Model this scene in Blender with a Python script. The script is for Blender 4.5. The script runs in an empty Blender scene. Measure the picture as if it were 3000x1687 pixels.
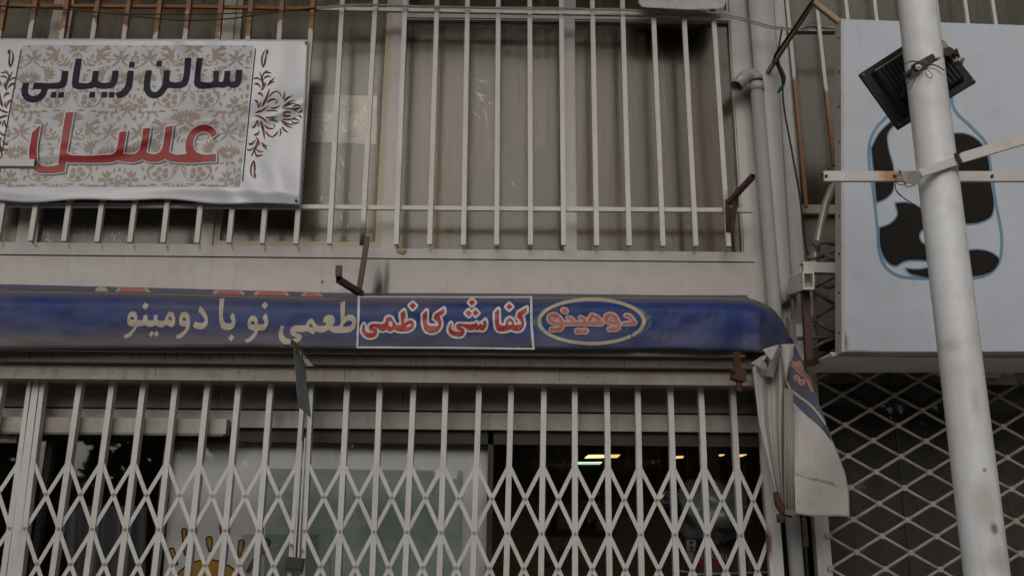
import bpy, bmesh, math, random
import numpy as np
from mathutils import Vector, Matrix
random.seed(7); np.random.seed(7)
S = bpy.context.scene
COL = S.collection

# ------------------------------------------------------------------ camera
W0, H0, FPX = 3000.0, 1687.0, 2800.0
PITCH, ROLL = math.atan(FPX / 9640.0), 0.0099
CAM = Vector((0.0, -4.2, 1.6))
FWD = Vector((0, math.cos(PITCH), math.sin(PITCH)))
R0 = Vector((1, 0, 0)); U0 = Vector((0, -math.sin(PITCH), math.cos(PITCH)))
RGT = math.cos(ROLL) * R0 + math.sin(ROLL) * U0
UPV = -math.sin(ROLL) * R0 + math.cos(ROLL) * U0
cd = bpy.data.cameras.new('camera'); cam = bpy.data.objects.new('camera', cd); COL.objects.link(cam)
cam.matrix_world = Matrix(((RGT.x, UPV.x, -FWD.x, CAM.x), (RGT.y, UPV.y, -FWD.y, CAM.y), (RGT.z, UPV.z, -FWD.z, CAM.z), (0, 0, 0, 1)))
cd.sensor_width = 36; cd.lens = 36 * FPX / W0; cd.clip_end = 400; cd.clip_start = 0.05
S.camera = cam

# ------------------------------------------------------------------ daylight (overcast)
SUN_EL, SUN_AZ = math.radians(26), math.radians(188)      # azimuth clockwise from +Y
world = bpy.data.worlds.new('World'); S.world = world; world.use_nodes = True
wn = world.node_tree; wn.nodes.clear()
wo = wn.nodes.new('ShaderNodeOutputWorld'); bg = wn.nodes.new('ShaderNodeBackground'); sky = wn.nodes.new('ShaderNodeTexSky')
sky.sky_type = 'NISHITA'; sky.sun_disc = False; sky.sun_elevation = SUN_EL; sky.sun_rotation = SUN_AZ
sky.air_density = 1.0; sky.dust_density = 6.0; sky.ozone_density = 1.0
hs = wn.nodes.new('ShaderNodeHueSaturation'); hs.inputs['Saturation'].default_value = 0.35
wn.links.new(sky.outputs[0], hs.inputs['Color']); wn.links.new(hs.outputs[0], bg.inputs[0]); wn.links.new(bg.outputs[0], wo.inputs[0])
bg.inputs[1].default_value = 0.07
sd = bpy.data.lights.new('sun', 'SUN'); so = bpy.data.objects.new('sun', sd); COL.objects.link(so)
sd.energy = 1.5; sd.angle = math.radians(58); sd.color = (1.0, 0.95, 0.88)
dirv = Vector((math.sin(SUN_AZ) * math.cos(SUN_EL), math.cos(SUN_AZ) * math.cos(SUN_EL), math.sin(SUN_EL)))
so.rotation_euler = dirv.to_track_quat('Z', 'Y').to_euler()
S.view_settings.view_transform = 'Standard'; S.view_settings.look = 'None'
S.view_settings.gamma = 1; S.view_settings.use_curve_mapping = False
S.view_settings.exposure = -0.64
S.cycles.max_bounces = 8; S.cycles.transparent_max_bounces = 16
S.cycles.caustics_reflective = False; S.cycles.caustics_refractive = False

# ------------------------------------------------------------------ helpers
def at(px, py, Y):
    """point of the plane y=Y seen at picture position px,py"""
    d = RGT * ((px - W0 / 2) / FPX) + UPV * (-(py - H0 / 2) / FPX) + FWD
    t = (Y - CAM.y) / d.y
    return CAM + d * t
def view(x0, y0, s):
    return lambda x, y: (x0 + x / s, y0 + y / s)
D = view(0, 0, 1 / 1.164596)
V1 = view(0, 0, 2.337); V2 = view(850, 0, 1.7047); V3 = view(1600, 0, 1.8113); V4 = view(2200, 0, 1.3175)
V5 = view(0, 800, 1.634); V6 = view(900, 800, 1.6337); V7 = view(1600, 750, 1.5467); V8 = view(2200, 900, 1.8412)
RG6 = view(2150, 850, 3.6225); FL = view(2480, 80, 4.262); BK = view(2250, 600, 2.896); UR = view(1860, 0, 4.025)
def atv(V, x, y, Y):
    p = V(x, y); return at(p[0], p[1], Y)
def srgb(h):
    c = [int(h[i:i + 2], 16) / 255 for i in (0, 2, 4)]
    return tuple((v / 12.92 if v <= .04045 else ((v + .055) / 1.055) ** 2.4) for v in c)

class MB:
    def __init__(s): s.v = []; s.f = []
    def hexa(s, c):
        n = len(s.v); s.v += [tuple(p) for p in c]
        s.f += [(n, n+3, n+2, n+1), (n+4, n+5, n+6, n+7), (n, n+1, n+5, n+4), (n+1, n+2, n+6, n+5), (n+2, n+3, n+7, n+6), (n+3, n, n+4, n+7)]
        return s
    def box(s, x0, x1, y0, y1, z0, z1):
        return s.hexa([(x0,y0,z0),(x1,y0,z0),(x1,y1,z0),(x0,y1,z0),(x0,y0,z1),(x1,y0,z1),(x1,y1,z1),(x0,y1,z1)])
    def beam(s, a, b, w, h, side=(1, 0, 0), hollow=False):
        """bar from a to b; w across `side`, h across the other way"""
        a, b = Vector(a), Vector(b); d = (b - a).normalized(); u = Vector(side); u = (u - d * u.dot(d)).normalized(); v = d.cross(u)
        u = u * w / 2; v = v * h / 2
        c = [a-u-v, a+u-v, a+u+v, a-u+v, b-u-v, b+u-v, b+u+v, b-u+v]
        if not hollow: return s.hexa(c)
        n = len(s.v); k = .78; dp = d * min(.06, (b - a).length * .4)
        s.v += [tuple(p) for p in c]
        inn = [a+(-u-v)*k, a+(u-v)*k, a+(u+v)*k, a+(-u+v)*k]; dep = [p + dp for p in inn]
        inn2 = [b+(-u-v)*k, b+(u-v)*k, b+(u+v)*k, b+(-u+v)*k]; dep2 = [p - dp for p in inn2]
        s.v += [tuple(p) for p in inn + dep + inn2 + dep2]
        for i in range(4):
            j = (i + 1) % 4
            s.f += [(n+i, n+j, n+4+j, n+4+i), (n+j, n+i, n+8+i, n+8+j), (n+8+j, n+8+i, n+12+i, n+12+j),
                    (n+4+i, n+4+j, n+16+j, n+16+i), (n+16+i, n+16+j, n+20+j, n+20+i)]
        s.f += [(n+12, n+13, n+14, n+15), (n+23, n+22, n+21, n+20)]
        return s
    def tube(s, pts, r, seg=8, cap=True, inner=None):
        pts = [Vector(p) for p in pts]; rs = r if hasattr(r, '__len__') else [r] * len(pts)
        n0 = len(s.v); prev = None
        for i, p in enumerate(pts):
            t = (pts[min(i+1, len(pts)-1)] - pts[max(i-1, 0)]).normalized()
            if prev is None:
                ref = Vector((0, 0, 1)) if abs(t.z) < .9 else Vector((1, 0, 0)); u = t.cross(ref).normalized()
            else: u = (prev - t * prev.dot(t)).normalized()
            prev = u; w = t.cross(u)
            for k in range(seg):
                a = 2 * math.pi * k / seg; s.v.append(tuple(p + (u * math.cos(a) + w * math.sin(a)) * rs[i]))
        for i in range(len(pts) - 1):
            for k in range(seg):
                a = n0 + i*seg + k; b = n0 + i*seg + (k+1) % seg; s.f.append((a, b, b+seg, a+seg))
        if cap:
            s.f.append(tuple(n0 + k for k in range(seg))[::-1]); m = n0 + (len(pts)-1)*seg; s.f.append(tuple(m + k for k in range(seg)))
        return s
    def prism(s, front, off):
        """polygon (list of 3d points) given depth by vector off"""
        n = len(s.v); m = len(front); off = Vector(off)
        s.v += [tuple(p) for p in front] + [tuple(Vector(p) + off) for p in front]
        s.f.append(tuple(range(n, n + m))); s.f.append(tuple(range(n + 2*m - 1, n + m - 1, -1)))
        for i in range(m):
            j = (i + 1) % m; s.f.append((n+j, n+i, n+m+i, n+m+j))
        return s
    def grid(s, fn, nu, nv):
        n = len(s.v)
        for j in range(nv + 1):
            for i in range(nu + 1): s.v.append(tuple(fn(i / nu, j / nv)))
        for j in range(nv):
            for i in range(nu):
                a = n + j*(nu+1) + i; s.f.append((a, a+1, a+nu+2, a+nu+1))
        return s
    def build(s, name, m, parent=None, smooth=False, bevel=0, solid=0):
        me = bpy.data.meshes.new(name)
        off = Vector(parent.matrix_basis.translation) if parent else Vector((0, 0, 0))
        if parent:
            q = parent.parent
            while q: off += Vector(q.matrix_basis.translation); q = q.parent
        me.from_pydata([tuple(Vector(p) - off) for p in s.v], [], s.f); me.update()
        if m: me.materials.append(m)
        if smooth: me.polygons.foreach_set('use_smooth', [True] * len(me.polygons))
        o = bpy.data.objects.new(name, me); COL.objects.link(o)
        if parent: o.parent = parent
        if solid:
            k = o.modifiers.new('solid', 'SOLIDIFY'); k.thickness = solid; k.offset = 0
        if bevel:
            k = o.modifiers.new('bevel', 'BEVEL'); k.width = bevel; k.segments = 2; k.limit_method = 'ANGLE'
        return o
def tag(o, label=None, cat=None, group=None, kind=None):
    if label: o['label'] = label
    if cat: o['category'] = cat
    if group: o['group'] = group
    if kind: o['kind'] = kind
    return o
def thing(name, label, cat, loc, group=None):
    o = bpy.data.objects.new(name, None); o.empty_display_size = .1; COL.objects.link(o); o.location = loc
    return tag(o, label, cat, group)

# ------------------------------------------------------------------ materials
def ramp(nt, src, p0, p1, c0=(0, 0, 0, 1), c1=(1, 1, 1, 1)):
    r = nt.nodes.new('ShaderNodeValToRGB'); e = r.color_ramp.elements
    e[0].position, e[1].position = p0, p1; e[0].color, e[1].color = c0, c1
    nt.links.new(src, r.inputs[0]); return r.outputs[0]
def noise(nt, vec, scale, det=4, rough=.55, mul=None):
    if mul:
        mp = nt.nodes.new('ShaderNodeMapping'); mp.inputs['Scale'].default_value = mul; nt.links.new(vec, mp.inputs[0]); vec = mp.outputs[0]
    n = nt.nodes.new('ShaderNodeTexNoise'); n.inputs['Scale'].default_value = scale; n.inputs['Detail'].default_value = det
    n.inputs['Roughness'].default_value = rough; nt.links.new(vec, n.inputs['Vector']); return n.outputs[0]
def mix(nt, fac, a, b):
    m = nt.nodes.new('ShaderNodeMix'); m.data_type = 'RGBA'
    if isinstance(fac, (int, float)): m.inputs[0].default_value = fac
    else: nt.links.new(fac, m.inputs[0])
    for k, c in ((6, a), (7, b)):
        if isinstance(c, tuple): m.inputs[k].default_value = (*c[:3], 1)
        else: nt.links.new(c, m.inputs[k])
    return m.outputs[2]
def mth(nt, op, a, b=None, c=None, clamp=False):
    m = nt.nodes.new('ShaderNodeMath'); m.operation = op; m.use_clamp = clamp
    for i, v in enumerate((a, b, c)):
        if v is None: continue
        if isinstance(v, (int, float)): m.inputs[i].default_value = v
        else: nt.links.new(v, m.inputs[i])
    return m.outputs[0]
def base(name):
    m = bpy.data.materials.new(name); m.use_nodes = True; nt = m.node_tree; b = nt.nodes['Principled BSDF']
    g = nt.nodes.new('ShaderNodeNewGeometry'); return m, nt, b, g.outputs['Position']
def bump(nt, b, h, strength, dist=.002):
    k = nt.nodes.new('ShaderNodeBump'); k.inputs['Strength'].default_value = strength; k.inputs['Distance'].default_value = dist
    nt.links.new(h, k.inputs['Height']); nt.links.new(k.outputs[0], b.inputs['Normal'])
def blob(nt, P, c, size):
    """1 inside an ellipsoidal spot at world point c fading to 0"""
    v = nt.nodes.new('ShaderNodeVectorMath'); v.operation = 'SUBTRACT'; nt.links.new(P, v.inputs[0]); v.inputs[1].default_value = c
    w = nt.nodes.new('ShaderNodeVectorMath'); w.operation = 'DIVIDE'; nt.links.new(v.outputs[0], w.inputs[0]); w.inputs[1].default_value = size
    l = nt.nodes.new('ShaderNodeVectorMath'); l.operation = 'LENGTH'; nt.links.new(w.outputs[0], l.inputs[0])
    return mth(nt, 'SUBTRACT', 1.0, l.outputs['Value'], clamp=True)
def paint(name, col, dirt=None, amt=.5, rough=.5, bmp=.15, spots=(), streak=True, fine=.06, spec=.4, metal=0):
    m, nt, b, P = base(name)
    dirt = dirt or tuple(c * .45 for c in col)
    n1 = noise(nt, P, 2.3, 6, .62); n2 = noise(nt, P, 14, 5, .6)
    c = mix(nt, mth(nt, 'MULTIPLY', ramp(nt, n1, .42, .78), amt * .55), col, dirt)
    c = mix(nt, mth(nt, 'MULTIPLY', ramp(nt, n2, .5, .8), amt * .5), c, dirt)
    if streak:
        n3 = noise(nt, P, 9, 4, .6, (3.5, 3.5, .22)); c = mix(nt, mth(nt, 'MULTIPLY', ramp(nt, n3, .55, .8), amt * .55), c, dirt)
    n4 = noise(nt, P, 320, 2, .6); c = mix(nt, mth(nt, 'MULTIPLY', n4, fine * 2), c, dirt)
    for (ctr, size, sc, st) in spots:
        n5 = noise(nt, P, 60, 4, .7, (1, 1, .18) if st == .98 or st == .7 else (1, 1, 1)); s0 = mth(nt, 'ADD', blob(nt, P, ctr, size), mth(nt, 'MULTIPLY', mth(nt, 'SUBTRACT', n5, .5), .5))
        c = mix(nt, mth(nt, 'MULTIPLY', ramp(nt, s0, .12, .7), st), c, sc)
    nt.links.new(c, b.inputs['Base Color'])
    nt.links.new(mth(nt, 'ADD', mth(nt, 'MULTIPLY', n2, .25), rough - .12, clamp=True), b.inputs['Roughness'])
    b.inputs['Specular IOR Level'].default_value = spec; b.inputs['Metallic'].default_value = metal
    if bmp: bump(nt, b, mth(nt, 'ADD', n2, mth(nt, 'MULTIPLY', n4, .3)), bmp, .004)
    return m
def plain(name, col, rough=.6, spec=.3, metal=0, emit=None, es=0):
    m, nt, b, P = base(name)
    n = noise(nt, P, 45, 4, .6)
    c = mix(nt, mth(nt, 'MULTIPLY', n, .35), col, tuple(x * .6 for x in col)); nt.links.new(c, b.inputs['Base Color'])
    b.inputs['Roughness'].default_value = rough; b.inputs['Specular IOR Level'].default_value = spec; b.inputs['Metallic'].default_value = metal
    if emit: b.inputs['Emission Color'].default_value = (*emit, 1); b.inputs['Emission Strength'].default_value = es
    return m
def glass(name, tint=(1, 1, 1), haze=0.0, hazecol=(.3, .3, .3), ior=1.5, rough=.02, wob=.0):
    m = bpy.data.materials.new(name); m.use_nodes = True; nt = m.node_tree; nt.nodes.clear()
    o = nt.nodes.new('ShaderNodeOutputMaterial'); g = nt.nodes.new('ShaderNodeNewGeometry')
    tr = nt.nodes.new('ShaderNodeBsdfTransparent'); tr.inputs[0].default_value = (*tint, 1)
    gl = nt.nodes.new('ShaderNodeBsdfGlossy'); gl.inputs['Roughness'].default_value = rough
    df = nt.nodes.new('ShaderNodeBsdfDiffuse'); df.inputs[0].default_value = (*hazecol, 1)
    fr = nt.nodes.new('ShaderNodeFresnel'); fr.inputs[0].default_value = ior
    m1 = nt.nodes.new('ShaderNodeMixShader'); m2 = nt.nodes.new('ShaderNodeMixShader')
    hz = mth(nt, 'MULTIPLY', ramp(nt, noise(nt, g.outputs['Position'], 5, 6, .65), .25, .85), haze * 2, clamp=True)
    nt.links.new(hz, m1.inputs[0]); nt.links.new(tr.outputs[0], m1.inputs[1]); nt.links.new(df.outputs[0], m1.inputs[2])
    nt.links.new(mth(nt, 'MULTIPLY', fr.outputs[0], 1.0, clamp=True), m2.inputs[0])
    nt.links.new(m1.outputs[0], m2.inputs[1]); nt.links.new(gl.outputs[0], m2.inputs[2]); nt.links.new(m2.outputs[0], o.inputs[0])
    if wob:
        k = nt.nodes.new('ShaderNodeBump'); k.inputs['Strength'].default_value = wob; k.inputs['Distance'].default_value = .01
        nt.links.new(noise(nt, g.outputs['Position'], 3.5, 4, .5), k.inputs['Height']); nt.links.new(k.outputs[0], gl.inputs['Normal']); 
    return m

soot = (.012, .010, .009); rust = (.16, .055, .018)
p_soot = at(1108, 868, 0); p_b1 = at(1061, 690, -.14); p_b2 = at(2140, 610, -.14)
M = {}
M['wall'] = paint('cream_wall_paint', (.50, .47, .45), (.26, .22, .18), .5, .55, .2,
    spots=[((p_soot.x, 0, p_soot.z), (.042, .3, .17), soot, .98), ((p_soot.x + .035, 0, p_soot.z + .06), (.02, .3, .16), soot, .7), ((p_soot.x - .16, 0, p_soot.z - .02), (.05, .3, .07), (.16, .11, .08), .6)])
M['frame'] = paint('white_frame_paint', (.50, .472, .455), (.24, .19, .13), .4, .45, .1)
M['cream'] = paint('cream_inner_frame_paint', (.50, .44, .33), (.28, .22, .14), .4, .5, .1)
M['bar'] = paint('white_bar_paint', (.54, .52, .505), (.2, .15, .11), .4, .45, .15,
    spots=[((p_b1.x, -.14, p_b1.z), (.06, .3, .10), soot, .97), ((p_b2.x, -.14, p_b2.z), (.05, .3, .12), soot, .9)])
M['gate'] = paint('white_gate_paint', (.58, .568, .56), (.2, .17, .14), .5, .42, .15,
    spots=[(tuple(at(2252, 1590, -.1)), (.02, .2, .09), rust, .95)])
M['rivet'] = plain('rivet_paint', (.26, .245, .23), .4, .5)
M['shutter'] = paint('dull_shutter_paint', (.37, .345, .315), (.13, .09, .06), .7, .5, .2)
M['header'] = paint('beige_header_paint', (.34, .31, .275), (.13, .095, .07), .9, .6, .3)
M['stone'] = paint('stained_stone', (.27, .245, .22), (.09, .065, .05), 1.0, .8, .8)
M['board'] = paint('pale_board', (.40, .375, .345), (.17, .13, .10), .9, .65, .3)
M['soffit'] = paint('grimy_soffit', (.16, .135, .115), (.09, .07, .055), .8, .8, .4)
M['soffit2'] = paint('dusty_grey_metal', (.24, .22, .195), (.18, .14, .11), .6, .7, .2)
M['pvc'] = paint('grey_pvc', (.35, .35, .36), (.2, .18, .15), .4, .32, .05, streak=True, spec=.5)
M['column'] = paint('white_column_paint', (.47, .455, .45), (.25, .21, .18), .5, .55, .15)
M['sign'] = paint('blue_white_sign_panel', (.50, .545, .625), (.32, .29, .26), .42, .4, .1,
    spots=[(tuple(at(2474, 1000, -.55)), (.022, .3, .06), (.22, .13, .06), .95), (tuple(at(2500, 1029, -.55)), (.14, .3, .012), (.25, .17, .1), .6)])
M['hood'] = paint('hood_sheet', (.78, .75, .70), (.25, .2, .15), .4, .5, .1)
M['pole'] = paint('white_pole_paint', (.78, .80, .83), (.34, .29, .24), .65, .42, .35, streak=True,
    spots=[(tuple(at(2790, 1010, -1.66)), (.03, .3, .03), (.42, .38, .32), .5), (tuple(at(2850, 1180, -1.66)), (.02, .3, .06), (.42, .37, .30), .45), (tuple(at(2880, 1480, -1.66)), (.04, .3, .10), (.36, .30, .24), .55), (tuple(at(2920, 1640, -1.66)), (.05, .3, .06), (.38, .32, .25), .5), (tuple(at(2905, 1548, -1.66)), (.016, .3, .022), (.12, .10, .09), .8), (tuple(at(2876, 1378, -1.66)), (.008, .3, .008), (.2, .12, .06), .8)])
M['crossbar'] = paint('chipped_white_bar', (.60, .59, .57), (.30, .22, .14), .5, .5, .2,
    spots=[(tuple(at(2603, 518, -1.5)), (.05, .2, .05), (.42, .26, .12), 1.0)])
M['rustbrown'] = paint('red_brown_primer', (.085, .042, .034), (.03, .015, .01), .6, .6, .2)
M['rust'] = paint('rusty_iron', (.075, .036, .02), (.02, .012, .008), .8, .85, .6)
M['orange'] = paint('orange_primer', (.30, .125, .04), (.14, .065, .025), .7, .7, .3)
M['tan'] = paint('tan_steel', (.36, .27, .17), (.12, .07, .04), .6, .6, .2)
M['black'] = plain('black_aluminium', (.009, .008, .008), .5, .3)
M['blackcable'] = plain('black_cable', (.012, .012, .012), .5)
M['brownwire'] = plain('brown_wire', (.07, .035, .022), .6)
M['whitewire'] = plain('weathered_wire', (.33, .31, .28), .6)
M['green'] = plain('green_tape', (.008, .06, .035), .45)
M['silver'] = paint('silver_wrap', (.42, .39, .34), (.2, .16, .12), .6, .35, .5, metal=.3)
M['backwall'] = paint('stained_back_wall', (.30, .265, .225), (.12, .08, .055), .9, .85, .4)
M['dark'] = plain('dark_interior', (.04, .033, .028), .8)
M['darkmetal'] = plain('dark_metal', (.045, .04, .037), .6)
M['steel'] = paint('grey_steel', (.17, .155, .14), (.07, .045, .03), .7, .5, .3, metal=.2)
M['paper'] = paint('white_poster_paper', (.80, .80, .83), (.4, .36, .32), .3, .55, .1)
M['lock'] = plain('black_lock', (.02, .02, .022), .45, .5)
M['arm'] = paint('worn_grey_tube', (.30, .28, .25), (.12, .08, .05), .7, .45, .2)
M['plate'] = paint('blue_grey_plate', (.20, .225, .245), (.10, .085, .07), .7, .6, .3)
M['awnwhite'] = paint('white_tarpaulin_back', (.47, .45, .425), (.22, .18, .14), .6, .5, .6, spec=.35)
M['glass_up'] = glass('upper_window_glass', (.96, .94, .89), .03, (.27, .24, .19), 1.36, .22, 0)
M['glass_film'] = glass('film_covered_glass', (.965, .945, .90), .26, (.40, .37, .31), 1.36, .2, 0)
M['glass_dn'] = glass('shop_window_glass', (.975, .98, .975), .008, (.2, .2, .19), 1.42, .02, .03)
M['frosted'] = glass('greenish_glass_sheet', (.93, .965, .95), .13, (.34, .41, .38), 1.45, .06)
M['ink_cream'] = paint('faded_cream_print', (.42, .37, .30), (.28, .21, .15), .5, .5, 0)
M['ink_white'] = paint('white_vinyl', (.52, .54, .53), (.4, .36, .3), .3, .45, 0)
M['ink_red'] = paint('red_vinyl', (.36, .022, .024), (.22, .03, .02), .3, .45, 0)
M['ink_pink'] = paint('faded_red_print', (.42, .10, .09), (.3, .12, .08), .5, .5, 0)
M['ink_teal'] = paint('teal_print', (.035, .10, .14), (.10, .09, .08), .5, .5, 0)
M['ink_navy'] = paint('navy_print', (.007, .005, .028), None, .2, .5, 0, spec=.15)
M['ink_crimson'] = paint('crimson_print', (.25, .014, .014), (.2, .03, .03), .3, .4, 0, spec=.3)
M['ink_shadow'] = paint('dark_shadow_print', (.05, .055, .08), None, .2, .35, 0)
M['ink_damask'] = paint('tan_damask_print', (.30, .245, .21), (.27, .23, .20), .3, .45, 0, spec=.25)
M['ink_black'] = plain('black_print', (.016, .014, .013), .5)
M['ink_cow'] = paint('dark_brown_print', (.014, .011, .009), (.03, .025, .02), .2, .65, 0, spec=.12)
M['ink_blue'] = paint('light_blue_print', (.13, .26, .38), None, .2, .45, 0)
M['ink_orange'] = plain('orange_print', (.62, .31, .04), .55)
M['leaf'] = plain('tree_leaf', (.05, .08, .03), .6); M['bark'] = plain('tree_bark', (.06, .045, .035), .9)
M['asphalt'] = paint('asphalt', (.13, .125, .12), (.07, .07, .07), .5, .9, .5, streak=False)
M['paving'] = paint('pavement_slab', (.45, .43, .40), (.15, .14, .12), .5, .85, .4, streak=False)
M['facade'] = paint('opposite_render', (.38, .34, .29), (.22, .19, .16), .5, .8, .2)

# ornament print: brown near the border line, orange towards the tips
def ornament_mat():
    m, nt, b, P = base('rust_brown_ornament_print')
    n = noise(nt, P, 22, 3, .6)
    c = mix(nt, ramp(nt, n, .40, .60), (.045, .014, .012), (.20, .065, .025)); nt.links.new(c, b.inputs['Base Color'])
    b.inputs['Roughness'].default_value = .5; b.inputs['Specular IOR Level'].default_value = .2; return m
M['ink_ornament'] = ornament_mat()
# banner vinyl
def banner_mat():
    m, nt, b, P = base('glossy_banner_vinyl')
    c = mix(nt, mth(nt, 'MULTIPLY', noise(nt, P, 5, 4), .4), (.47, .485, .53), (.40, .405, .43)); nt.links.new(c, b.inputs['Base Color'])
    b.inputs['Roughness'].default_value = .27; b.inputs['Specular IOR Level'].default_value = .6
    bump(nt, b, noise(nt, P, 9, 3, .5), .25, .01); return m
M['banner'] = banner_mat()
# awning fabric: blue with road dust on the top fold and along the lower hem
def awning_mat():
    m, nt, b, P = base('dusty_blue_tarpaulin')
    uv = nt.nodes.new('ShaderNodeUVMap'); uv.uv_map = 'fold'
    sep = nt.nodes.new('ShaderNodeSeparateXYZ'); nt.links.new(uv.outputs[0], sep.inputs[0])
    u, v = sep.outputs[0], sep.outputs[1]
    n1 = noise(nt, P, 2.2, 5, .6, (1, 1, 2)); n2 = noise(nt, P, 18, 5, .6)
    vv = mth(nt, 'ADD', v, mth(nt, 'MULTIPLY', mth(nt, 'SUBTRACT', n1, .5), .55))
    blue = mix(nt, ramp(nt, n2, .35, .7), (.014, .029, .13), (.026, .052, .19))
    low = mth(nt, 'MULTIPLY', ramp(nt, vv, .50, .86), mth(nt, 'SUBTRACT', 1.15, mth(nt, 'MULTIPLY', u, .95), clamp=True))
    top = ramp(nt, mth(nt, 'ADD', v, mth(nt, 'MULTIPLY', mth(nt, 'SUBTRACT', n2, .5), .05)), .03, .15, (1, 1, 1, 1), (0, 0, 0, 1))
    n3 = ramp(nt, noise(nt, P, 1.6, 4, .6, (1, 1, 3.5)), .52, .72)
    c = mix(nt, mth(nt, 'MULTIPLY', low, .9), blue, (.115, .10, .093))
    c = mix(nt, mth(nt, 'MULTIPLY', top, .85), c, (.135, .115, .095))
    c = mix(nt, mth(nt, 'MULTIPLY', n3, .5), c, (.12, .108, .105))
    c = mix(nt, mth(nt, 'MULTIPLY', mth(nt, 'MULTIPLY', ramp(nt, u, .950, .972), ramp(nt, n2, .25, .6)), .55), c, (.10, .10, .115))
    nt.links.new(c, b.inputs['Base Color']); b.inputs['Roughness'].default_value = .5; b.inputs['Specular IOR Level'].default_value = .25
    bump(nt, b, mth(nt, 'ADD', n1, mth(nt, 'MULTIPLY', n2, .1)), .3, .02); return m
M['awning'] = awning_mat()
# grille bar whose white coat is missing where the orange primer shows (upper left of the grille)
def primer_bar(name, above, below=None):
    m, nt, b, P = base(name)
    sep = nt.nodes.new('ShaderNodeSeparateXYZ'); nt.links.new(P, sep.inputs[0])
    n = noise(nt, P, 8, 4, .7, (1, 1, .6)); n2 = noise(nt, P, 60, 3, .6)
    zz = mth(nt, 'ADD', sep.outputs[2], mth(nt, 'MULTIPLY', mth(nt, 'SUBTRACT', n, .5), .5))
    f = ramp(nt, mth(nt, 'MULTIPLY', mth(nt, 'SUBTRACT', zz, above) , 10 if below is None else -10, clamp=True), .45, .55)
    wht = mix(nt, mth(nt, 'MULTIPLY', n2, .5), (.52, .50, .47), (.3, .26, .22))
    org = mix(nt, n2, (.30, .13, .04), (.15, .07, .03))
    nt.links.new(mix(nt, f, wht, org), b.inputs['Base Color']); b.inputs['Roughness'].default_value = .55; return m
zt = at(400, 112, -.14).z
M['bar_primer'] = primer_bar('white_bar_with_bare_primer', zt)
M['bar_primer_low'] = primer_bar('white_bar_orange_lower_half', at(2420, 250, .1).z, 1)
# insect screen + curtain cloth seen through the panes
def cloth_mat(name, a, bcol, sc=20):
    m, nt, b, P = base(name)
    n = noise(nt, P, 3, 5, .6, (5, 1, .22)); w = nt.nodes.new('ShaderNodeTexWave'); w.wave_type = 'BANDS'; w.bands_direction = 'Z'
    w.inputs['Scale'].default_value = sc; w.inputs['Distortion'].default_value = .1; nt.links.new(P, w.inputs['Vector'])
    c = mix(nt, ramp(nt, n, .40, .62), a, bcol); c = mix(nt, mth(nt, 'MULTIPLY', w.outputs[1], .14), c, tuple(x * .4 for x in a))  # stretched noise paints the light and dark of folds into the cloth colour
    nt.links.new(c, b.inputs['Base Color']); b.inputs['Roughness'].default_value = .9; b.inputs['Specular IOR Level'].default_value = .1
    bump(nt, b, n, .06, .01)
    return m
M['curtain'] = cloth_mat('taupe_curtain_cloth', (.058, .040, .022), (.175, .130, .078))
M['blind'] = cloth_mat('brown_blind', (.085, .078, .066), (.115, .10, .083), 22)
M['sheer'] = cloth_mat('pale_sheer_cloth', (.10, .10, .12), (.17, .17, .19))
M['film'] = plain('pale_patch_tone', (.46, .50, .57), .25, .6)
M['lamp_warm'] = plain('warm_lamp_panel', (.8, .6, .3), .5, emit=(1, .55, .2), es=1.9)
M['lamp_cool'] = plain('cool_lamp_tube', (.6, .8, .7), .5, emit=(.55, .9, .75), es=1.3)
M['redbox'] = plain('red_carton', (.22, .015, .015), .6); M['brownbox'] = plain('brown_carton', (.07, .04, .028), .7)
M['bag'] = plain('crumpled_pale_plastic', (.17, .18, .20), .3, .6)
M['socket'] = plain('cream_plastic', (.30, .26, .22), .4)

# ------------------------------------------------------------------ printed shapes: signed distance fields cut into sheets
def smooth(txt, V=None, n=7, closed=True):
    """'x,y x,y* ...' -> dense outline; * marks a sharp corner"""
    P = []; C = []
    for t in txt.split():
        c = t.endswith('*'); x, y = t.rstrip('*').split(','); P.append((float(x), float(y))); C.append(c)
    P = np.array(P); m = len(P); out = []
    for i in range(m if closed else m - 1):
        a, b = P[i], P[(i+1) % m]; pa = P[(i-1) % m] if (closed or i > 0) else a; nb = P[(i+2) % m] if (closed or i < m-2) else b
        L = np.linalg.norm(b - a)
        def tan(p0, p1, p2):
            l1, l2 = np.linalg.norm(p1-p0) + 1e-6, np.linalg.norm(p2-p1) + 1e-6
            return ((p1-p0)/l1 * l2 + (p2-p1)/l2 * l1) / (l1 + l2) * L
        ta = (b - a) if C[i] else tan(pa, a, b); tb = (b - a) if C[(i+1) % m] else tan(a, b, nb)
        k = 1 if (C[i] and C[(i+1) % m]) else n
        for j in range(k):
            t = j / k; out.append((2*t**3-3*t**2+1)*a + (t**3-2*t**2+t)*ta + (-2*t**3+3*t**2)*b + (t**3-t**2)*tb)
    if not closed: out.append(P[-1])
    if V: out = [V(p[0], p[1]) for p in out]
    return np.array(out)
def poly(*loops): return ('poly', loops)
def PG(V, *txts): return poly(*[smooth(t, V) for t in txts])
def stroke(pts, r): return ('stroke', np.array(pts, float), np.array(r if hasattr(r, '__len__') else [r] * len(pts), float))
def ST(V, txt, r, s=1.0, n=5, closed=False):
    p = smooth(txt, V, n, closed)
    if closed: p = np.vstack([p, p[:1]])
    return stroke(p, r / s)
def leaf(a, c, b, w, n=8, pw=.8):
    t = np.linspace(0, 1, n + 1)[:, None]; a, b, c = map(np.array, (a, b, c))
    p = (1-t)**2*a + 2*t*(1-t)*c + t*t*b; tt = t[:, 0]
    return stroke(p, w * np.clip(np.sin(np.pi * tt**.75), 0, 1)**pw + .01)
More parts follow.
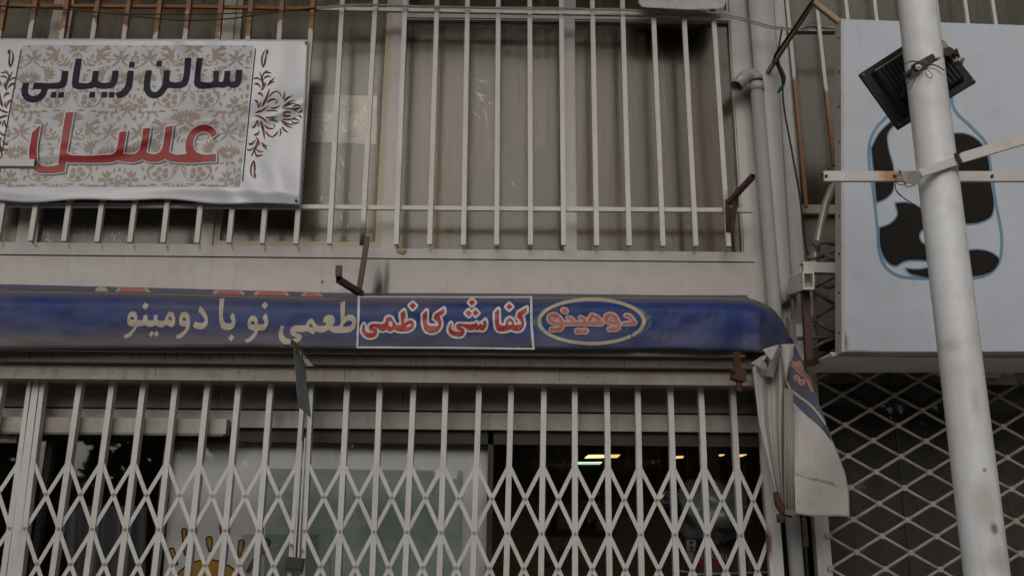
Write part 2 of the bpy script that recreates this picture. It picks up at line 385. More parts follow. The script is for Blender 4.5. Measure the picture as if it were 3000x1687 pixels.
def field(shapes, X, Y, cut=20):
    F = np.full(X.shape, 99.0)
    for s in shapes:
        allp = np.vstack(s[1]) if s[0] == 'poly' else s[1]
        x0, y0 = allp.min(0) - cut; x1, y1 = allp.max(0) + cut
        k = (X > x0) & (X < x1) & (Y > y0) & (Y < y1)
        if not k.any(): continue
        x, y = X[k], Y[k]; d = np.full(x.shape, 1e9)
        if s[0] == 'poly':
            ins = np.zeros(x.shape, bool)
            for lp in s[1]:
                for i in range(len(lp)):
                    a, b = lp[i], lp[(i+1) % len(lp)]; e = b - a; L = e @ e + 1e-12
                    t = np.clip(((x-a[0])*e[0] + (y-a[1])*e[1]) / L, 0, 1)
                    d = np.minimum(d, (x-a[0]-t*e[0])**2 + (y-a[1]-t*e[1])**2)
                    if (a[1] > y0) or True:
                        cr = ((a[1] > y) != (b[1] > y))
                        if e[1] != 0: ins ^= cr & (x < a[0] + (y - a[1]) * e[0] / e[1])
            d = np.sqrt(d); d[ins] *= -1
        else:
            p, r = s[1], s[2]
            for i in range(len(p) - 1):
                a, b = p[i], p[i+1]; e = b - a; L = e @ e + 1e-12
                t = np.clip(((x-a[0])*e[0] + (y-a[1])*e[1]) / L, 0, 1)
                d = np.minimum(d, np.sqrt((x-a[0]-t*e[0])**2 + (y-a[1]-t*e[1])**2) - (r[i] + (r[i+1]-r[i])*t))
        F[k] = np.minimum(F[k], d)
    return F
def cutsheet(F, X, Y, level, surf):
    """mesh of the region F<level on the node grid"""
    G = F - level; ny, nx = G.shape; mb = MB(); idx = {}
    def vert(key, x, y):
        if key not in idx: idx[key] = len(mb.v); mb.v.append(surf(x, y))
        return idx[key]
    ins = G < 0; anyc = ins[:-1, :-1] | ins[1:, :-1] | ins[:-1, 1:] | ins[1:, 1:]
    for j, i in np.argwhere(anyc):
        cs = [(j, i), (j, i+1), (j+1, i+1), (j+1, i)]; out = []
        for k in range(4):
            a, b = cs[k], cs[(k+1) % 4]; ga, gb = G[a], G[b]
            if ga < 0: out.append(vert(a, X[a], Y[a]))
            if (ga < 0) != (gb < 0):
                t = ga / (ga - gb); key = ('e', min(a, b), max(a, b))
                out.append(vert(key, X[a] + (X[b]-X[a])*t, Y[a] + (Y[b]-Y[a])*t))
        if len(out) >= 3: mb.f.append(tuple(out[::-1]))
    return mb
def surf_of(Yf, off, dx=0, dy=0):
    return lambda x, y: tuple(at(x + dx, y + dy, Yf(x + dx, y + dy) - off))
def ink(name, shapes, m, Yf, parent, level=0.0, off=.0015, step=1.5, dx=0, dy=0, pad=10, clip=None, label=None):
    pts = np.vstack([np.vstack(s[1]) if s[0] == 'poly' else s[1] for s in shapes])
    ex = max([0] + [float(s[2].max()) for s in shapes if s[0] == 'stroke'])
    x0, y0 = pts.min(0) - level - ex - step*2; x1, y1 = pts.max(0) + level + ex + step*2
    X, Y = np.meshgrid(np.arange(x0, x1 + step, step), np.arange(y0, y1 + step, step))
    F = field(shapes, X, Y, cut=level + ex + 3 * step + 2)
    if clip: F = np.maximum(F, clip(X, Y) + level)
    o = cutsheet(F, X, Y, level, surf_of(Yf, off, dx, dy)).build(name, m, parent)
    if label: o['label'] = label
    return o
flat = lambda Y: (lambda x, y: Y)

# ================================================================== THE SETTING
st = lambda o: tag(o, kind='structure')
st(MB().box(-30, 30, -30, 6, -.35, -.12).build('road', M['asphalt']))
st(MB().box(-30, 30, -5.4, 6.2, -.119, 0).build('pavement', M['paving'], bevel=.01))

# ------------------------------------------------------------------ the shop building
def X_(px, py, Y): return at(px, py, Y).x
def Z_(py, Y, px=1300): return at(px, py, Y).z
zseam = Z_(759, 0); zaw = Z_(1078, -.02)
bld = tag(thing('shop_building', 'white painted shop front with barred windows above and a folding gate below', 'building', (0, 0, 0)), None)
xr = X_(2195, 600, 0)
xl = -4.2
z_sill = Z_(731, 0); z_top = Z_(41, 0); z_top2 = Z_(-230, 0); z_silL = at(300, 717, 0).z
MB().box(xl, xr + .1, 0, .12, zaw, zseam - .004).build('wall_panel', M['wall'], bld)
MB().box(xl, xr + .1, .006, .12, zseam - .004, zseam + .003).build('panel_joint', M['darkmetal'], bld)
xC = X_(1122, 690, 0)
MB().box(xl, xC, .0, .1, zseam + .003, z_silL).build('sill_rail', M['frame'], bld)
MB().box(xC, xr + .1, .001, .1, zseam + .003, z_sill).build('sill_rail', M['frame'], bld)
# window posts at picture height y=600
def post(px0, px1, y0=0.0, y1=.09, z0=z_sill, z1=z_top2, name='window_post', m=None, py=600):
    a, b = X_(px0, py, y0), X_(px1, py, y0)
    MB().box(a, b, y0, y1, z0, z1).build(name, m or M['frame'], bld); return a, b
p0 = post(66, 112, z0=z_silL); p1 = post(600, 632, z0=z_silL)
p2 = post(1122, 1163, .002); p3 = post(1650, 1686)
p4 = post(2172, 2200)
MB().box(p3[0] - .012, p3[0], .01, .08, z_sill, z_top).build('window_seal', M['darkmetal'], bld)
a_, b_ = at(161, 90, -.004), at(187, 90, -.004)
MB().box(a_.x, b_.x, -.004, .0, at(170, 200, 0).z, z_top2).build('bare_post_strip', M['cream'], bld)
# head rail over the tall panes
MB().box(p2[1], p3[0], .003, .085, z_top - .02, z_top + .03).build('head_rail', M['frame'], bld)
MB().box(p3[1], p4[0], .003, .085, z_top - .02, z_top + .03).build('head_rail', M['frame'], bld)
zheadL = at(400, -150, 0).z
for a, b in ((xl, p0[0]), (p0[1], p1[0]), (p1[1], p2[0])):
    MB().box(a, b, .004, .085, zheadL - .025, zheadL + .025).build('head_rail', M['frame'], bld)
def window(x0, x1, z0, z1, inner=None, w=.012, gm_='glass_up'):
    f = MB(); 
    f.box(x0, x1, .012, .06, z0, z0 + w); f.box(x0, x1, .012, .06, z1 - w, z1); f.box(x0, x0 + w, .012, .06, z0 + w, z1 - w); f.box(x1 - w, x1, .012, .06, z0 + w, z1 - w)
    o = f.build('window', M['frame'] if not inner else M['cream'], bld)
    MB().box(x0 + w, x1 - w, .033, .037, z0 + w, z1 - w).build('pane', M[gm_], o); return o
window(xl, p0[0], z_silL, zheadL - .025, gm_='glass_film'); window(p0[1], p1[0], z_silL, zheadL - .025, gm_='glass_film')
wl = MB(); a0, a1 = p1[1], p2[0]; zb = at(800, 705, 0).z
window(a0 + .0, a1 - .0, z_silL, zheadL - .025, True, .030, 'glass_film')
window(p2[1], p3[0], z_sill, z_top - .02, w=.006); window(p3[1], p4[0], z_sill, z_top - .02, w=.006)
for a, b in ((xl, p0[0]), (p0[1], p1[0]), (p1[1], p2[0]), (p2[1], p3[0]), (p3[1], p4[0])):
    window(a, b, (zheadL + .025 if b <= p2[0] + .01 else z_top + .03), z_top2 + (.2 if b <= p2[0] + .01 else 0))
MB().box(xl, xr + .1, 0, .2, z_top2, z_top2 + 2.2).build('upper_wall', M['wall'], bld)
MB().box(xl, xr - .1, -1.35, -.001, z_top2 + .06, z_top2 + .22).build('unseen_shade_slab', M['wall'], bld)  # unseen slab added above the view to block sky and darken the facade top
# room behind the upper panes
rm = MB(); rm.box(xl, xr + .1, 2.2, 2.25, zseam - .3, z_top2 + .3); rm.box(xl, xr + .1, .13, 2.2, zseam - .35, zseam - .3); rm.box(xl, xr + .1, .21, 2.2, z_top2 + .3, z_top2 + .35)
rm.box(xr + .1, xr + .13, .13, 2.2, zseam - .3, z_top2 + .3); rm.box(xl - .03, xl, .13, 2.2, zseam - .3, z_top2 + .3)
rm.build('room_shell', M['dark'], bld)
# curtains behind the panes
random.seed(3)
def curtain(x0, x1, z0, z1, lab, seed, amp=.022, Y=.10, lean=0):
    rng = random.Random(seed); ph = [rng.uniform(0, 6.28) for _ in range(6)]; fr = [rng.uniform(7, 13), rng.uniform(14, 24), rng.uniform(20, 40), rng.uniform(30, 60), rng.uniform(40, 80), rng.uniform(60, 110)]
    def fn(u, v):
        x = x0 + (x1 - x0) * u; z = z1 + (z0 - z1) * v; s = x + lean * (v - .5) * math.sin(x * 5)
        y = sum(math.sin(s * fr[k] + ph[k]) / (1 + .35 * k) for k in range(6)) * amp * (.75 + .5 * v)
        return (x, Y + y, z)
    n = int((x1 - x0) / .008)
    o = MB().grid(fn, n, 12).build('curtain', M['curtain'], None, smooth=True)
    return tag(o, lab, 'curtain', 'curtains behind the upper windows')
curtain(xl, p0[0] + .02, z_silL, z_top2, 'taupe curtain in the narrow pane at the far left edge', 1)
curtain(p0[1], p1[0], z_silL, z_top2, 'taupe curtain below and behind the beauty salon banner', 2)
curtain(p1[1], p2[0], z_silL, z_top2, 'taupe curtain in the cream framed window with the pale patch', 3)
curtain(p2[1] - .02, p3[0], z_sill, z_top2, 'taupe curtain in the tall middle pane of the barred window', 4, .026, Y=.115, lean=.12)
curtain(p3[1], p4[0], z_sill, z_top2, 'pale folded curtain in the tall pane beside the grey downpipe', 5, .028, Y=.115, lean=.1)
lin = MB().prism([at(*V2(*p), .052) for p in ((845, 945), (1000, 850), (1180, 750), (1325, 700), (1350, 705), (1352, 1236), (858, 1236))][::-1], (0, .002, 0)).build('lining_cloth', cloth_mat('grey_lining_cloth', (.05, .041, .030), (.085, .070, .050)))
tag(lin, 'darker grey lining cloth with a slanting top edge in the tall middle pane', 'cloth')
# pale rectangle just behind the pane, crossed by white streaks
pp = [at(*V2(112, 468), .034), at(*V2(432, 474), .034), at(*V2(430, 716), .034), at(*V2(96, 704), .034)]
o = MB().prism([Vector((p.x, .044, p.z)) for p in pp], (0, .002, 0)).build('pale_patch', M['film'])
tag(o, 'small pale rectangular patch inside the cream framed window', 'paper')
scr = []
rng = random.Random(5)
for k in range(22):
    x = rng.uniform(1000, 1090); y = rng.uniform(285, 410); scr.append(leaf((x, y), (x + rng.uniform(-8, 8), y + rng.uniform(-14, 14)), (x + rng.uniform(-16, 16), y + rng.uniform(-20, 20)), rng.uniform(1, 3)))
for k in range(12):
    x = rng.uniform(915, 980); y = rng.uniform(285, 400); scr.append(leaf((x, y), (x + rng.uniform(-8, 8), y + 8), (x + rng.uniform(-25, 25), y + rng.uniform(-20, 20)), rng.uniform(.6, 1.8)))
ink('white_streaks', scr, plain('white_streak_tone', (.85, .87, .9), .3), flat(.044), o, off=.001)
# scuffs of clear film on the panes (joined: too many small flecks to count)
rng = random.Random(11)
sc = []
def flecks(x0, x1, y0, y1, n, L, w):
    for k in range(n):
        x, y = rng.uniform(x0, x1), rng.uniform(y0, y1); a = rng.gauss(1.2, .7); l = L * rng.uniform(.3, 1.2)
        sc.append(leaf((x, y), (x + l*.5*math.cos(a) + rng.uniform(-5, 5), y + l*.5*math.sin(a)), (x + l*math.cos(a), y + l*math.sin(a)), w * rng.uniform(1.0, 2.6), 5))
flecks(125, 300, 640, 715, 22, 12, 1.1); flecks(320, 390, 620, 715, 16, 34, .9); flecks(400, 580, 640, 700, 10, 12, .8)
flecks(910, 1090, 430, 700, 26, 22, .8); flecks(1200, 1340, 340, 560, 22, 12, .8); flecks(1370, 1450, 200, 480, 16, 40, .9)
flecks(1760, 2100, 560, 722, 20, 40, .6); flecks(1470, 1640, 500, 700, 8, 20, .7)
o = ink('film_scuffs', sc, glass('pale_scuff_film', (1, 1, 1), .30, (.62, .60, .55)), flat(.032), bld, off=.0005, step=2.0); o['kind'] = 'stuff'

# ------------------------------------------------------------------ upper grille
YB = -.14
gr = thing('window_grille', 'white steel grille of hollow square bars hung over the upper windows', 'grille', (0, YB, 3.2))
tops = [-75, 18, 107, 199, 289, 380, 471, 556, 650, 738, 828, 918, 1004, 1101, 1188, 1281, 1370, 1460, 1552, 1644, 1735, 1823, 1912, 2001, 2086]
bots = [(-105, 704), (-6, 706), (90.8, 707), (188.7, 708), (285.3, 710), (382, 711), (478.6, 712), (577.6, 713), (672, 713), (768.6, 715), (867.6, 716), (965.6, 716), (1061, 717), (1161, 718), (1259, 718), (1358, 719), (1455, 719), (1554, 719), (1651, 720), (1748, 721), (1843, 721), (1942, 722), (2038, 722), (2134, 723)]
tops = tops[0:1] + tops[1:]
bars = []
for i, (bx, by) in enumerate(bots):
    tx = tops[i + 1] if i >= 1 else tops[0] + 0
    if i == 0: tx = 18
    if i >= 1: tx = tops[i + 1] if i + 1 < len(tops) else None
    bars.append((tx, bx, by))
for tx, bx, by in bars:
    b = at(bx, by, YB); t = at(tx, 0, YB); d = (t - b) / (t.z - b.z); b2 = b + d * (4.75 - b.z)
    MB().beam(b, b2, .0215, .0215, hollow=True).build('bar', M['bar_primer'] if tx < 930 else M['bar'], gr)
def bar_end_mat():
    m = bpy.data.materials.new('bar_end_tint'); m.use_nodes = True; nt = m.node_tree; nt.nodes.clear(); o = nt.nodes.new('ShaderNodeOutputMaterial')
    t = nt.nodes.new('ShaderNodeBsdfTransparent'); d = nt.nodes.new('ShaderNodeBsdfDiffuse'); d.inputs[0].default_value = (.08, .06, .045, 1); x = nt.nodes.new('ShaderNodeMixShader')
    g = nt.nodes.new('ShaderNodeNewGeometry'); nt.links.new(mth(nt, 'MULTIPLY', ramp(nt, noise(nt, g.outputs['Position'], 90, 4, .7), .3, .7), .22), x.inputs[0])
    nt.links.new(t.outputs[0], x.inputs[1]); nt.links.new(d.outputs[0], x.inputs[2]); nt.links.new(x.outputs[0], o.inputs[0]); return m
SM = bar_end_mat()
for lv in (0, 3.0):  # translucent dark drop below each bar end, in two layers
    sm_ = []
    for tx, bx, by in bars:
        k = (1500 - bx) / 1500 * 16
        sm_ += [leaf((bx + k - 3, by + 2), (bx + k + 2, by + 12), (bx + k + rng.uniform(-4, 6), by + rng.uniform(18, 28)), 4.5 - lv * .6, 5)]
    o = ink('bar_end_mark', sm_, SM, flat(-.0015 - lv * .0003), bld, level=lv, off=0, step=2); o['kind'] = 'stuff'
o = ink('foam_lump', [stroke([(1172, 733), (1180, 738)], [6, 5]), stroke([(1183, 735), (1188, 733)], [4, 3])], plain('yellow_foam', (.42, .33, .12), .8), flat(-.006), bld, off=.001)
# rails behind the bars
def rail(pts, Y, h, m, d=.015):
    mb = MB()
    for (a, b) in zip(pts[:-1], pts[1:]): mb.beam(at(*a, Y), at(*b, Y), .001 + d, h, side=(0, 1, 0))
    return mb.build('rail', m, gr)
rail([(-260, 599), (600, 604)], YB + .02, .020, M['bar']); rail([(600.5, 604), (1420, 612), (2205, 617)], YB + .02, .020, M['bar'])
rail([(-260, 17), (560, 21), (930, 27)], YB + .02, .016, M['orange']); rail([(931, 27), (1450, 36), (2110, 48)], YB + .02, .018, M['bar'])

# ------------------------------------------------------------------ vinyl banner of the beauty salon
ULX, URX = -110, 903
def Ybn(px, py):
    u = px / 900; v = (py - 117) / 470
    w = .010 * math.sin(3.1 * u + 5.2 * v + .6) + .006 * math.sin(9 * u - 6.5 * v) * (.3 + v)
    w += .010 * math.exp(-((px - 820) / 45) ** 2) * math.sin((py - 300) / 90) + .012 * math.exp(-(((px - 800 - (py-500)*.3) / 40) ** 2 + ((py - 540) / 70) ** 2))
    w += .006 * math.sin(px / 31 + py / 45) * math.exp(-((py - 400 + px * .1) / 60) ** 2)
    w += .016 * math.exp(-((py - 395 + .22 * (px - 450) + 14 * math.sin(px / 70)) / 26) ** 2) * (1 if px > 60 else 0) + .006 * math.exp(-((py - 560 - 8 * math.sin(px / 120)) / 18) ** 2)
    w += .004 * math.sin(px / 17 - py / 23) * math.exp(-((px - 620 - .4 * (py - 300)) / 90) ** 2)
    return YB - .035 - w
def bn(u, v):
    y = 117 + v * 0; xl_ = -110; xr_ = 903 + (878.5 - 903) * v
    py = (113 + 4 * u) * (1 - v) + (583 + 12 * u + 5 * math.sin(u * 9) - 3*math.sin(u*23)) * v; px = xl_ * (1 - u) + xr_ * u
    return at(px, py, Ybn(px, py))
ban = thing('salon_banner', 'large glossy vinyl banner with Persian beauty salon lettering over tan damask', 'banner', at(400, 590, YB))
MB().grid(bn, 150, 80).build('vinyl_sheet', M['banner'], ban, smooth=True, solid=.0008)
def mapX0(X, Y): return (X + (Y - 330) * .1854) / (1 + .00005 * (Y - 330))
# damask half tile: u 0..394 from the mirror axis, v 0..505
L = leaf; dm = []; q_ = .7256
def lf(*a): # ax,ay, cx,cy, bx,by, width
    dm.append(leaf((a[0]*q_, a[1]*q_), (a[2]*q_, a[3]*q_), (a[4]*q_, a[5]*q_), a[6]*q_, 7, .6))
def sk_(pts, r): dm.append(stroke([(x*q_, y*q_) for x, y in pts], [v*q_ for v in r]))
def curl(cx, cy, r, a0, a1, w):
    t = np.linspace(0, 1, 12); a = a0 + (a1 - a0) * t; rr = r * (1 - .55 * t)
    dm.append(stroke(np.stack([(cx + rr*np.cos(a))*q_, (cy + rr*np.sin(a))*q_], 1), w * q_ * (.3 + 1.0 * t)))
def fan(cx, cy, rx_, ry_, angs, w, r0=.18):
    for a in angs:
        r = math.radians(a); c, d = math.cos(r), math.sin(r)
        lf(cx + rx_*r0*c, cy + ry_*r0*d, cx + rx_*.6*c - 6*d*(1 if c > 0 else -1), cy + ry_*.6*d - 8, cx + rx_*c, cy + ry_*d, w)
# palmette on the axis
fan(0, 105, 148, 92, (0, -16, -33, -51, -70, -90), 13); fan(0, 112, 92, 66, (18, 42, 66), 12)
sk_([(0, 95), (0, 112)], [9, 12]); sk_([(0, 160), (0, 185), (0, 222)], [4, 17, 3]); lf(12, 180, 46, 205, 40, 238, 9); lf(26, 150, 70, 152, 84, 182, 10)
for k in range(4): sk_([(150 - k*14, 96 - k*9), (151 - k*14, 97 - k*9)], [4.5, 4.5])
# scrolling fronds between palmette and acanthus
curl(112, 232, 30, -1.6, 3.2, 8); curl(160, 272, 28, 2.6, -2.2, 8); lf(92, 262, 130, 300, 172, 296, 13); lf(60, 240, 70, 285, 112, 306, 11); curl(150, 205, 22, .6, 4.6, 7)
lf(30, 262, 60, 300, 44, 338, 11); lf(0, 290, 20, 310, 12, 345, 8)
# acanthus
lf(205, 262, 185, 190, 250, 128, 25); lf(215, 205, 262, 190, 300, 205, 15); lf(218, 225, 258, 225, 288, 250, 14); lf(205, 180, 172, 160, 186, 130, 12); lf(235, 150, 280, 128, 312, 142, 15); lf(240, 140, 262, 108, 294, 112, 12); curl(222, 268, 24, 3.4, -.8, 7); lf(255, 205, 300, 165, 316, 172, 8)
# star flower with long stalks
lf(412, 240, 400, 190, 412, 148, 17); lf(412, 240, 360, 205, 332, 186, 15); lf(412, 240, 464, 205, 492, 186, 15); lf(412, 240, 372, 236, 318, 246, 7); lf(412, 240, 452, 236, 506, 246, 7)
lf(408, 244, 375, 275, 330, 312, 11); lf(416, 244, 449, 275, 494, 312, 11); lf(330, 308, 300, 325, 268, 300, 10); lf(494, 308, 524, 325, 545, 318, 9); lf(318, 262, 300, 240, 318, 222, 11); lf(506, 262, 526, 240, 506, 222, 11)
curl(300, 250, 22, -.4, 4.0, 7); curl(520, 262, 18, 3.4, -1.0, 7); lf(412, 210, 432, 150, 462, 122, 5); curl(468, 106, 20, 2.6, -2.4, 7); lf(412, 210, 392, 150, 362, 122, 5); curl(356, 106, 20, .5, 5.5, 7)
sk_([(412, 300), (412, 322)], [2, 7]); lf(400, 330, 388, 345, 376, 340, 5); lf(424, 330, 436, 345, 448, 340, 5)
sk_([(545, 150), (545, 178), (545, 205)], [3, 19, 6]); lf(545, 205, 520, 222, 500, 212, 8); sk_([(545, 232), (545, 236)], [9, 9])
# bell flower
for a, l_ in ((-175, 70), (-150, 74), (-124, 78), (-98, 74), (-72, 62)):
    r = math.radians(a); lf(268, 392, 268 + .5*l_*math.cos(r) - 4, 392 + .5*l_*math.sin(r) - 4, 268 + 1.35*l_*math.cos(r), 392 + 1.35*l_*math.sin(r), 14)
lf(262, 396, 225, 425, 190, 402, 12); lf(272, 398, 268, 436, 234, 452, 11); lf(150, 345, 120, 330, 108, 355, 11); lf(132, 385, 100, 395, 82, 372, 10); lf(122, 430, 95, 425, 70, 446, 10); curl(84, 402, 22, -2.8, 1.6, 7)
# wide fan
fan(425, 430, 118, 84, (2, -15, -33, -54, -78, -102, -126, -147, -165, -182), 12); fan(425, 436, 78, 56, (24, 52, 90, 128, 156), 12)
for k in range(3): sk_([(545 - k*10, 418 - k*11), (546 - k*10, 418 - k*11)], [4, 4]); sk_([(306 + k*10, 418 - k*11), (307 + k*10, 418 - k*11)], [4, 4])
sk_([(425, 500), (425, 525), (425, 548)], [3, 13, 3]); lf(395, 508, 370, 530, 352, 520, 10); lf(455, 508, 480, 530, 498, 520, 10); lf(545, 470, 530, 500, 545, 530, 12); lf(350, 480, 330, 505, 305, 496, 11)
# rosette: five broad petals with thin gaps, inside a big scroll
for k in range(5):
    a = -1.2 + 2 * math.pi * k / 5; c, d = math.cos(a), math.sin(a)
    sk_([(165 + 20*c, 620 + 17*d), (165 + 50*c, 620 + 42*d)], [7, 27])
sk_([(3, 470), (4, 520), (18, 580), (48, 640), (95, 680), (160, 694), (225, 680), (268, 650), (275, 620)], [4.5] * 7 + [6, 9])
lf(16, 540, 45, 560, 66, 600, 10); lf(28, 585, 62, 612, 74, 640, 9); curl(72, 522, 30, 2.9, -.9, 7); curl(122, 520, 22, 3.2, -.6, 8); lf(108, 538, 140, 548, 165, 532, 9)
lf(262, 560, 292, 580, 285, 622, 14); lf(250, 545, 222, 520, 238, 500, 12); lf(290, 640, 318, 655, 305, 690, 14); lf(232, 560, 262, 545, 292, 556, 12); lf(320, 590, 345, 570, 340, 545, 10)
# sprig
fan(432, 672, 62, 92, (-90, -50, -130), 14, .1); fan(432, 680, 78, 40, (-12, -168, 20, 160), 12, .1); sk_([(432, 682), (432, 712)], [6, 13])
th = np.linspace(0, 2*math.pi, 16); dm.append(stroke(np.stack([(545 + 29*np.cos(th))*q_, (668 + 29*np.sin(th))*q_], 1), 8*q_)); sk_([(545, 655), (545, 682)], [4, 5])
lf(505, 615, 490, 590, 500, 560, 10); lf(545, 600, 530, 580, 545, 560, 8)
# foliage band at the foot, running on into the next tile
for o_ in (0, 695):
    lf(545, 22 + o_, 495, 5 + o_, 455, 26 + o_, 14); lf(545, 30 + o_, 505, 55 + o_, 500, 92 + o_, 11); curl(478, 92, 24, .2, 3.8, 8) if o_ == 0 else None
    lf(455, 30 + o_, 420, 52 + o_, 376, 40 + o_, 13); lf(376, 40 + o_, 340, 30 + o_, 322, 58 + o_, 12); lf(330, 30 + o_, 296, 52 + o_, 258, 36 + o_, 13); lf(258, 36 + o_, 222, 20 + o_, 190, 40 + o_, 11)
    lf(400, 46 + o_, 395, 80 + o_, 420, 100 + o_, 9); lf(290, 46 + o_, 275, 82 + o_, 240, 88 + o_, 10); lf(545, 20 + o_, 540, -10 + o_, 545, -22 + o_, 10); lf(350, 40 + o_, 350, 78 + o_, 330, 100 + o_, 9)
lf(150, 715, 110, 722, 66, 712, 10)
stp = 1.5
X, Y = np.meshgrid(np.arange(-5, 760, stp), np.arange(125, 560, stp))
X1, Y1 = X * 2.337, Y * 2.337; X0 = mapX0(X1, Y1)
u = np.abs(((X0 - 1328 + 394) % 789) - 394); v = (Y1 - 235) % 504.3
F = np.minimum(field(dm, u, v), field(dm, u, v + 504.3)); F = np.minimum(F, field(dm, u, v - 504.3)) / 2.337
box = np.maximum.reduce([X0 - 1736, 150 - X0, 312 - Y1, Y1 - 1278]) / 2.337
F = np.maximum(F + .35, box)
o = cutsheet(box, X, Y, 0, surf_of(Ybn, .0011)).build('damask_ground', paint('pale_grey_beige_print', (.435, .435, .455), None, .2, .35, 0, spec=.4), ban)
o = cutsheet(F, X, Y, 0, surf_of(Ybn, .0022)).build('damask_print', M['ink_damask'], ban); o['kind'] = 'stuff'
for xa, xb in ((1748, 1660), (145, -25)):
    ya, yb = (335, 1238) if xa > 1000 else (340, 1240)
    ink('border_line', [stroke([V1(xa, ya), V1(xb, yb)], 1.6)], M['ink_black'], Ybn, ban, off=.003)
# lettering: navy line
B1 = view(50, 150, 7.36); B2 = view(380, 150, 7.36); B3 = view(60, 310, 6.585); B4 = view(320, 330, 7.576)
sq = lambda V, t: PG(V, t)
w1 = [PG(B1, '965,430* 1108,430* 1080,650 1050,740 1000,790 920,808 660,815* 640,900 580,1000 500,1070 380,1105 250,1095 150,1030 100,940 92,850 125,685* 260,685* 235,850 250,920 300,960 370,968 450,940 500,890 525,818* 330,818* 365,680* 850,680 920,665 945,600'),
      PG(B1, '740,882* 855,882* 838,1005* 722,1005*'), PG(B1, '895,885* 1012,885* 1000,1005* 878,1005*')]
w2 = [PG(B1, '1265,165* 1398,165* 1325,680* 1560,680 1600,650 1612,600 1635,430* 1772,430* 1748,620 1765,660 1810,678 1960,678 2010,650 2030,600 2055,425* 2190,425* 2160,650 2120,740 2060,790 1980,805 1760,805 1700,790 1680,768* 1640,795 1560,808 1260,808 1205,780 1182,720 1190,600'),
      PG(B1, '1570,880* 1688,880* 1675,1002* 1552,1002*'), PG(B1, '1830,880* 1945,880* 1930,1000* 1812,1000*'), PG(B1, '1990,880* 2105,880* 2090,1000* 1970,1000*')]
w3 = [PG(B1, '2385,425* 2518,425* 2500,620 2475,760 2420,880 2330,970 2250,1005 2165,1015* 2110,910* 2200,880 2280,820 2330,740 2355,640 2370,520'), PG(B1, '2422,235* 2540,235* 2528,355* 2405,355*')]
w4 = [PG(B2, '345,420* 480,420* 440,740 445,800 475,860 530,885 590,870 650,810 690,740 710,650 740,415* 878,415* 855,610 865,650 900,663 1080,663 1120,650 1135,610 1190,150* 1330,150* 1270,640 1240,720 1190,765 1120,790 820,795* 760,880 700,950 620,1000 530,1018 430,1000 350,930 305,840 300,740'), PG(B2, '582,215* 697,215* 685,332* 563,332*')]
w5 = [PG(B2, '1445,150* 1583,150* 1525,600 1530,650 1560,660 1780,658 1800,430* 1935,430* 1920,620 1935,660 1985,668 2015,640 2025,600 2045,430* 2180,430* 2165,620 2180,655 2220,665 2260,650 2270,600 2290,405* 2428,405* 2405,650 2380,720 2320,775 2250,795 2170,785 2115,752* 2060,780 1990,793 1910,780* 1850,785 1450,783 1400,745 1382,690 1390,600')]
for w in (w1, w2, w3, w4, w5): ink('navy_lettering', w, M['ink_navy'], Ybn, ban, off=.003)
def conv(txt, V):
    return ' '.join('%.2f,%.2f%s' % (*V(*map(float, t.rstrip('*').split(','))), '*' if t.endswith('*') else '') for t in txt.split())
asal = conv('380,370* 222,520* 165,1000 175,1080 210,1190 290,1265 400,1300 560,1305 850,1270* 880,1080* 930,1095 1100,1100 1700,1095 1800,1085 1870,1055*', B3) + ' ' + \
    conv('330,1090 490,1105 620,1085 735,1035* 850,1085 1000,1100 1130,1080 1235,1030* 1340,1080 1430,1095 2370,1090* 2370,920* 2020,915 1930,870 1880,780 1870,650 1910,520 1990,450 2100,420 2200,450 2250,500 2285,560* 2400,460* 2330,360 2230,290 2110,270 1980,295 1850,370 1750,500 1700,640 1690,780 1715,920* 1450,925 1330,875* 1420,290* 1245,325* 1200,680 1150,830 1080,900 1000,920 880,905 830,880* 915,340* 750,360* 700,700 650,850 570,915 480,925 310,910* 390,410* 225,435* 180,730 130,880 50,930', B4) + ' ' + \
    conv('1640,948 1100,960 960,945 890,905* 1025,120* 870,135* 780,700 725,1140* 600,1165 470,1165 380,1130 330,1050 315,950', B3)
AS = [poly(smooth(asal, None))]
ink('letter_shadow', AS, M['ink_shadow'], Ybn, ban, level=3.0, off=.003, dx=4.5, dy=3.5)
ink('letter_outline', AS, M['ink_white'], Ybn, ban, level=3.2, off=.0042)
ink('red_lettering', AS, M['ink_crimson'], Ybn, ban, level=0, off=.0054)
# scroll ornaments either side
O = view(690, 120, 3.291)
half = [((262,265),(298,190),(296,88),8), ((262,262),(232,150),(296,80),7), ((300,85),(318,110),(300,135),9), ((262,470),(276,390),(224,285),9), ((170,370),(215,335),(256,400),6), ((175,420),(222,395),(246,465),8), ((262,350),(268,290),(322,288),6), ((285,312),(320,300),(352,312),5),
        ((268,372),(300,325),(350,350),6), ((300,438),(335,392),(384,394),7), ((315,402),(352,385),(378,350),6), ((240,482),(288,440),(290,388),8), ((210,512),(256,488),(264,552),9), ((178,576),(222,570),(214,645),9), ((215,650),(245,620),(240,575),6), ((248,645),(305,560),(328,452),11), ((318,555),(350,480),(425,482),6),
        ((298,602),(345,545),(405,572),8), ((380,600),(405,600),(405,570),5), ((182,690),(262,690),(332,610),8), ((325,642),(395,662),(432,618),6), ((288,678),(350,660),(418,682),6), ((455,572),(482,530),(464,480),6), ((468,590),(492,545),(552,528),8), ((398,490),(440,500),(446,560),5),
        ((448,655),(492,590),(585,568),8), ((470,640),(530,600),(592,600),6), ((450,662),(545,628),(600,690),6), ((600,692),(640,690),(642,655),7), ((545,645),(590,590),(638,640),7), ((560,650),(600,660),(628,640),6), ((452,700),(492,672),(542,692),9)]
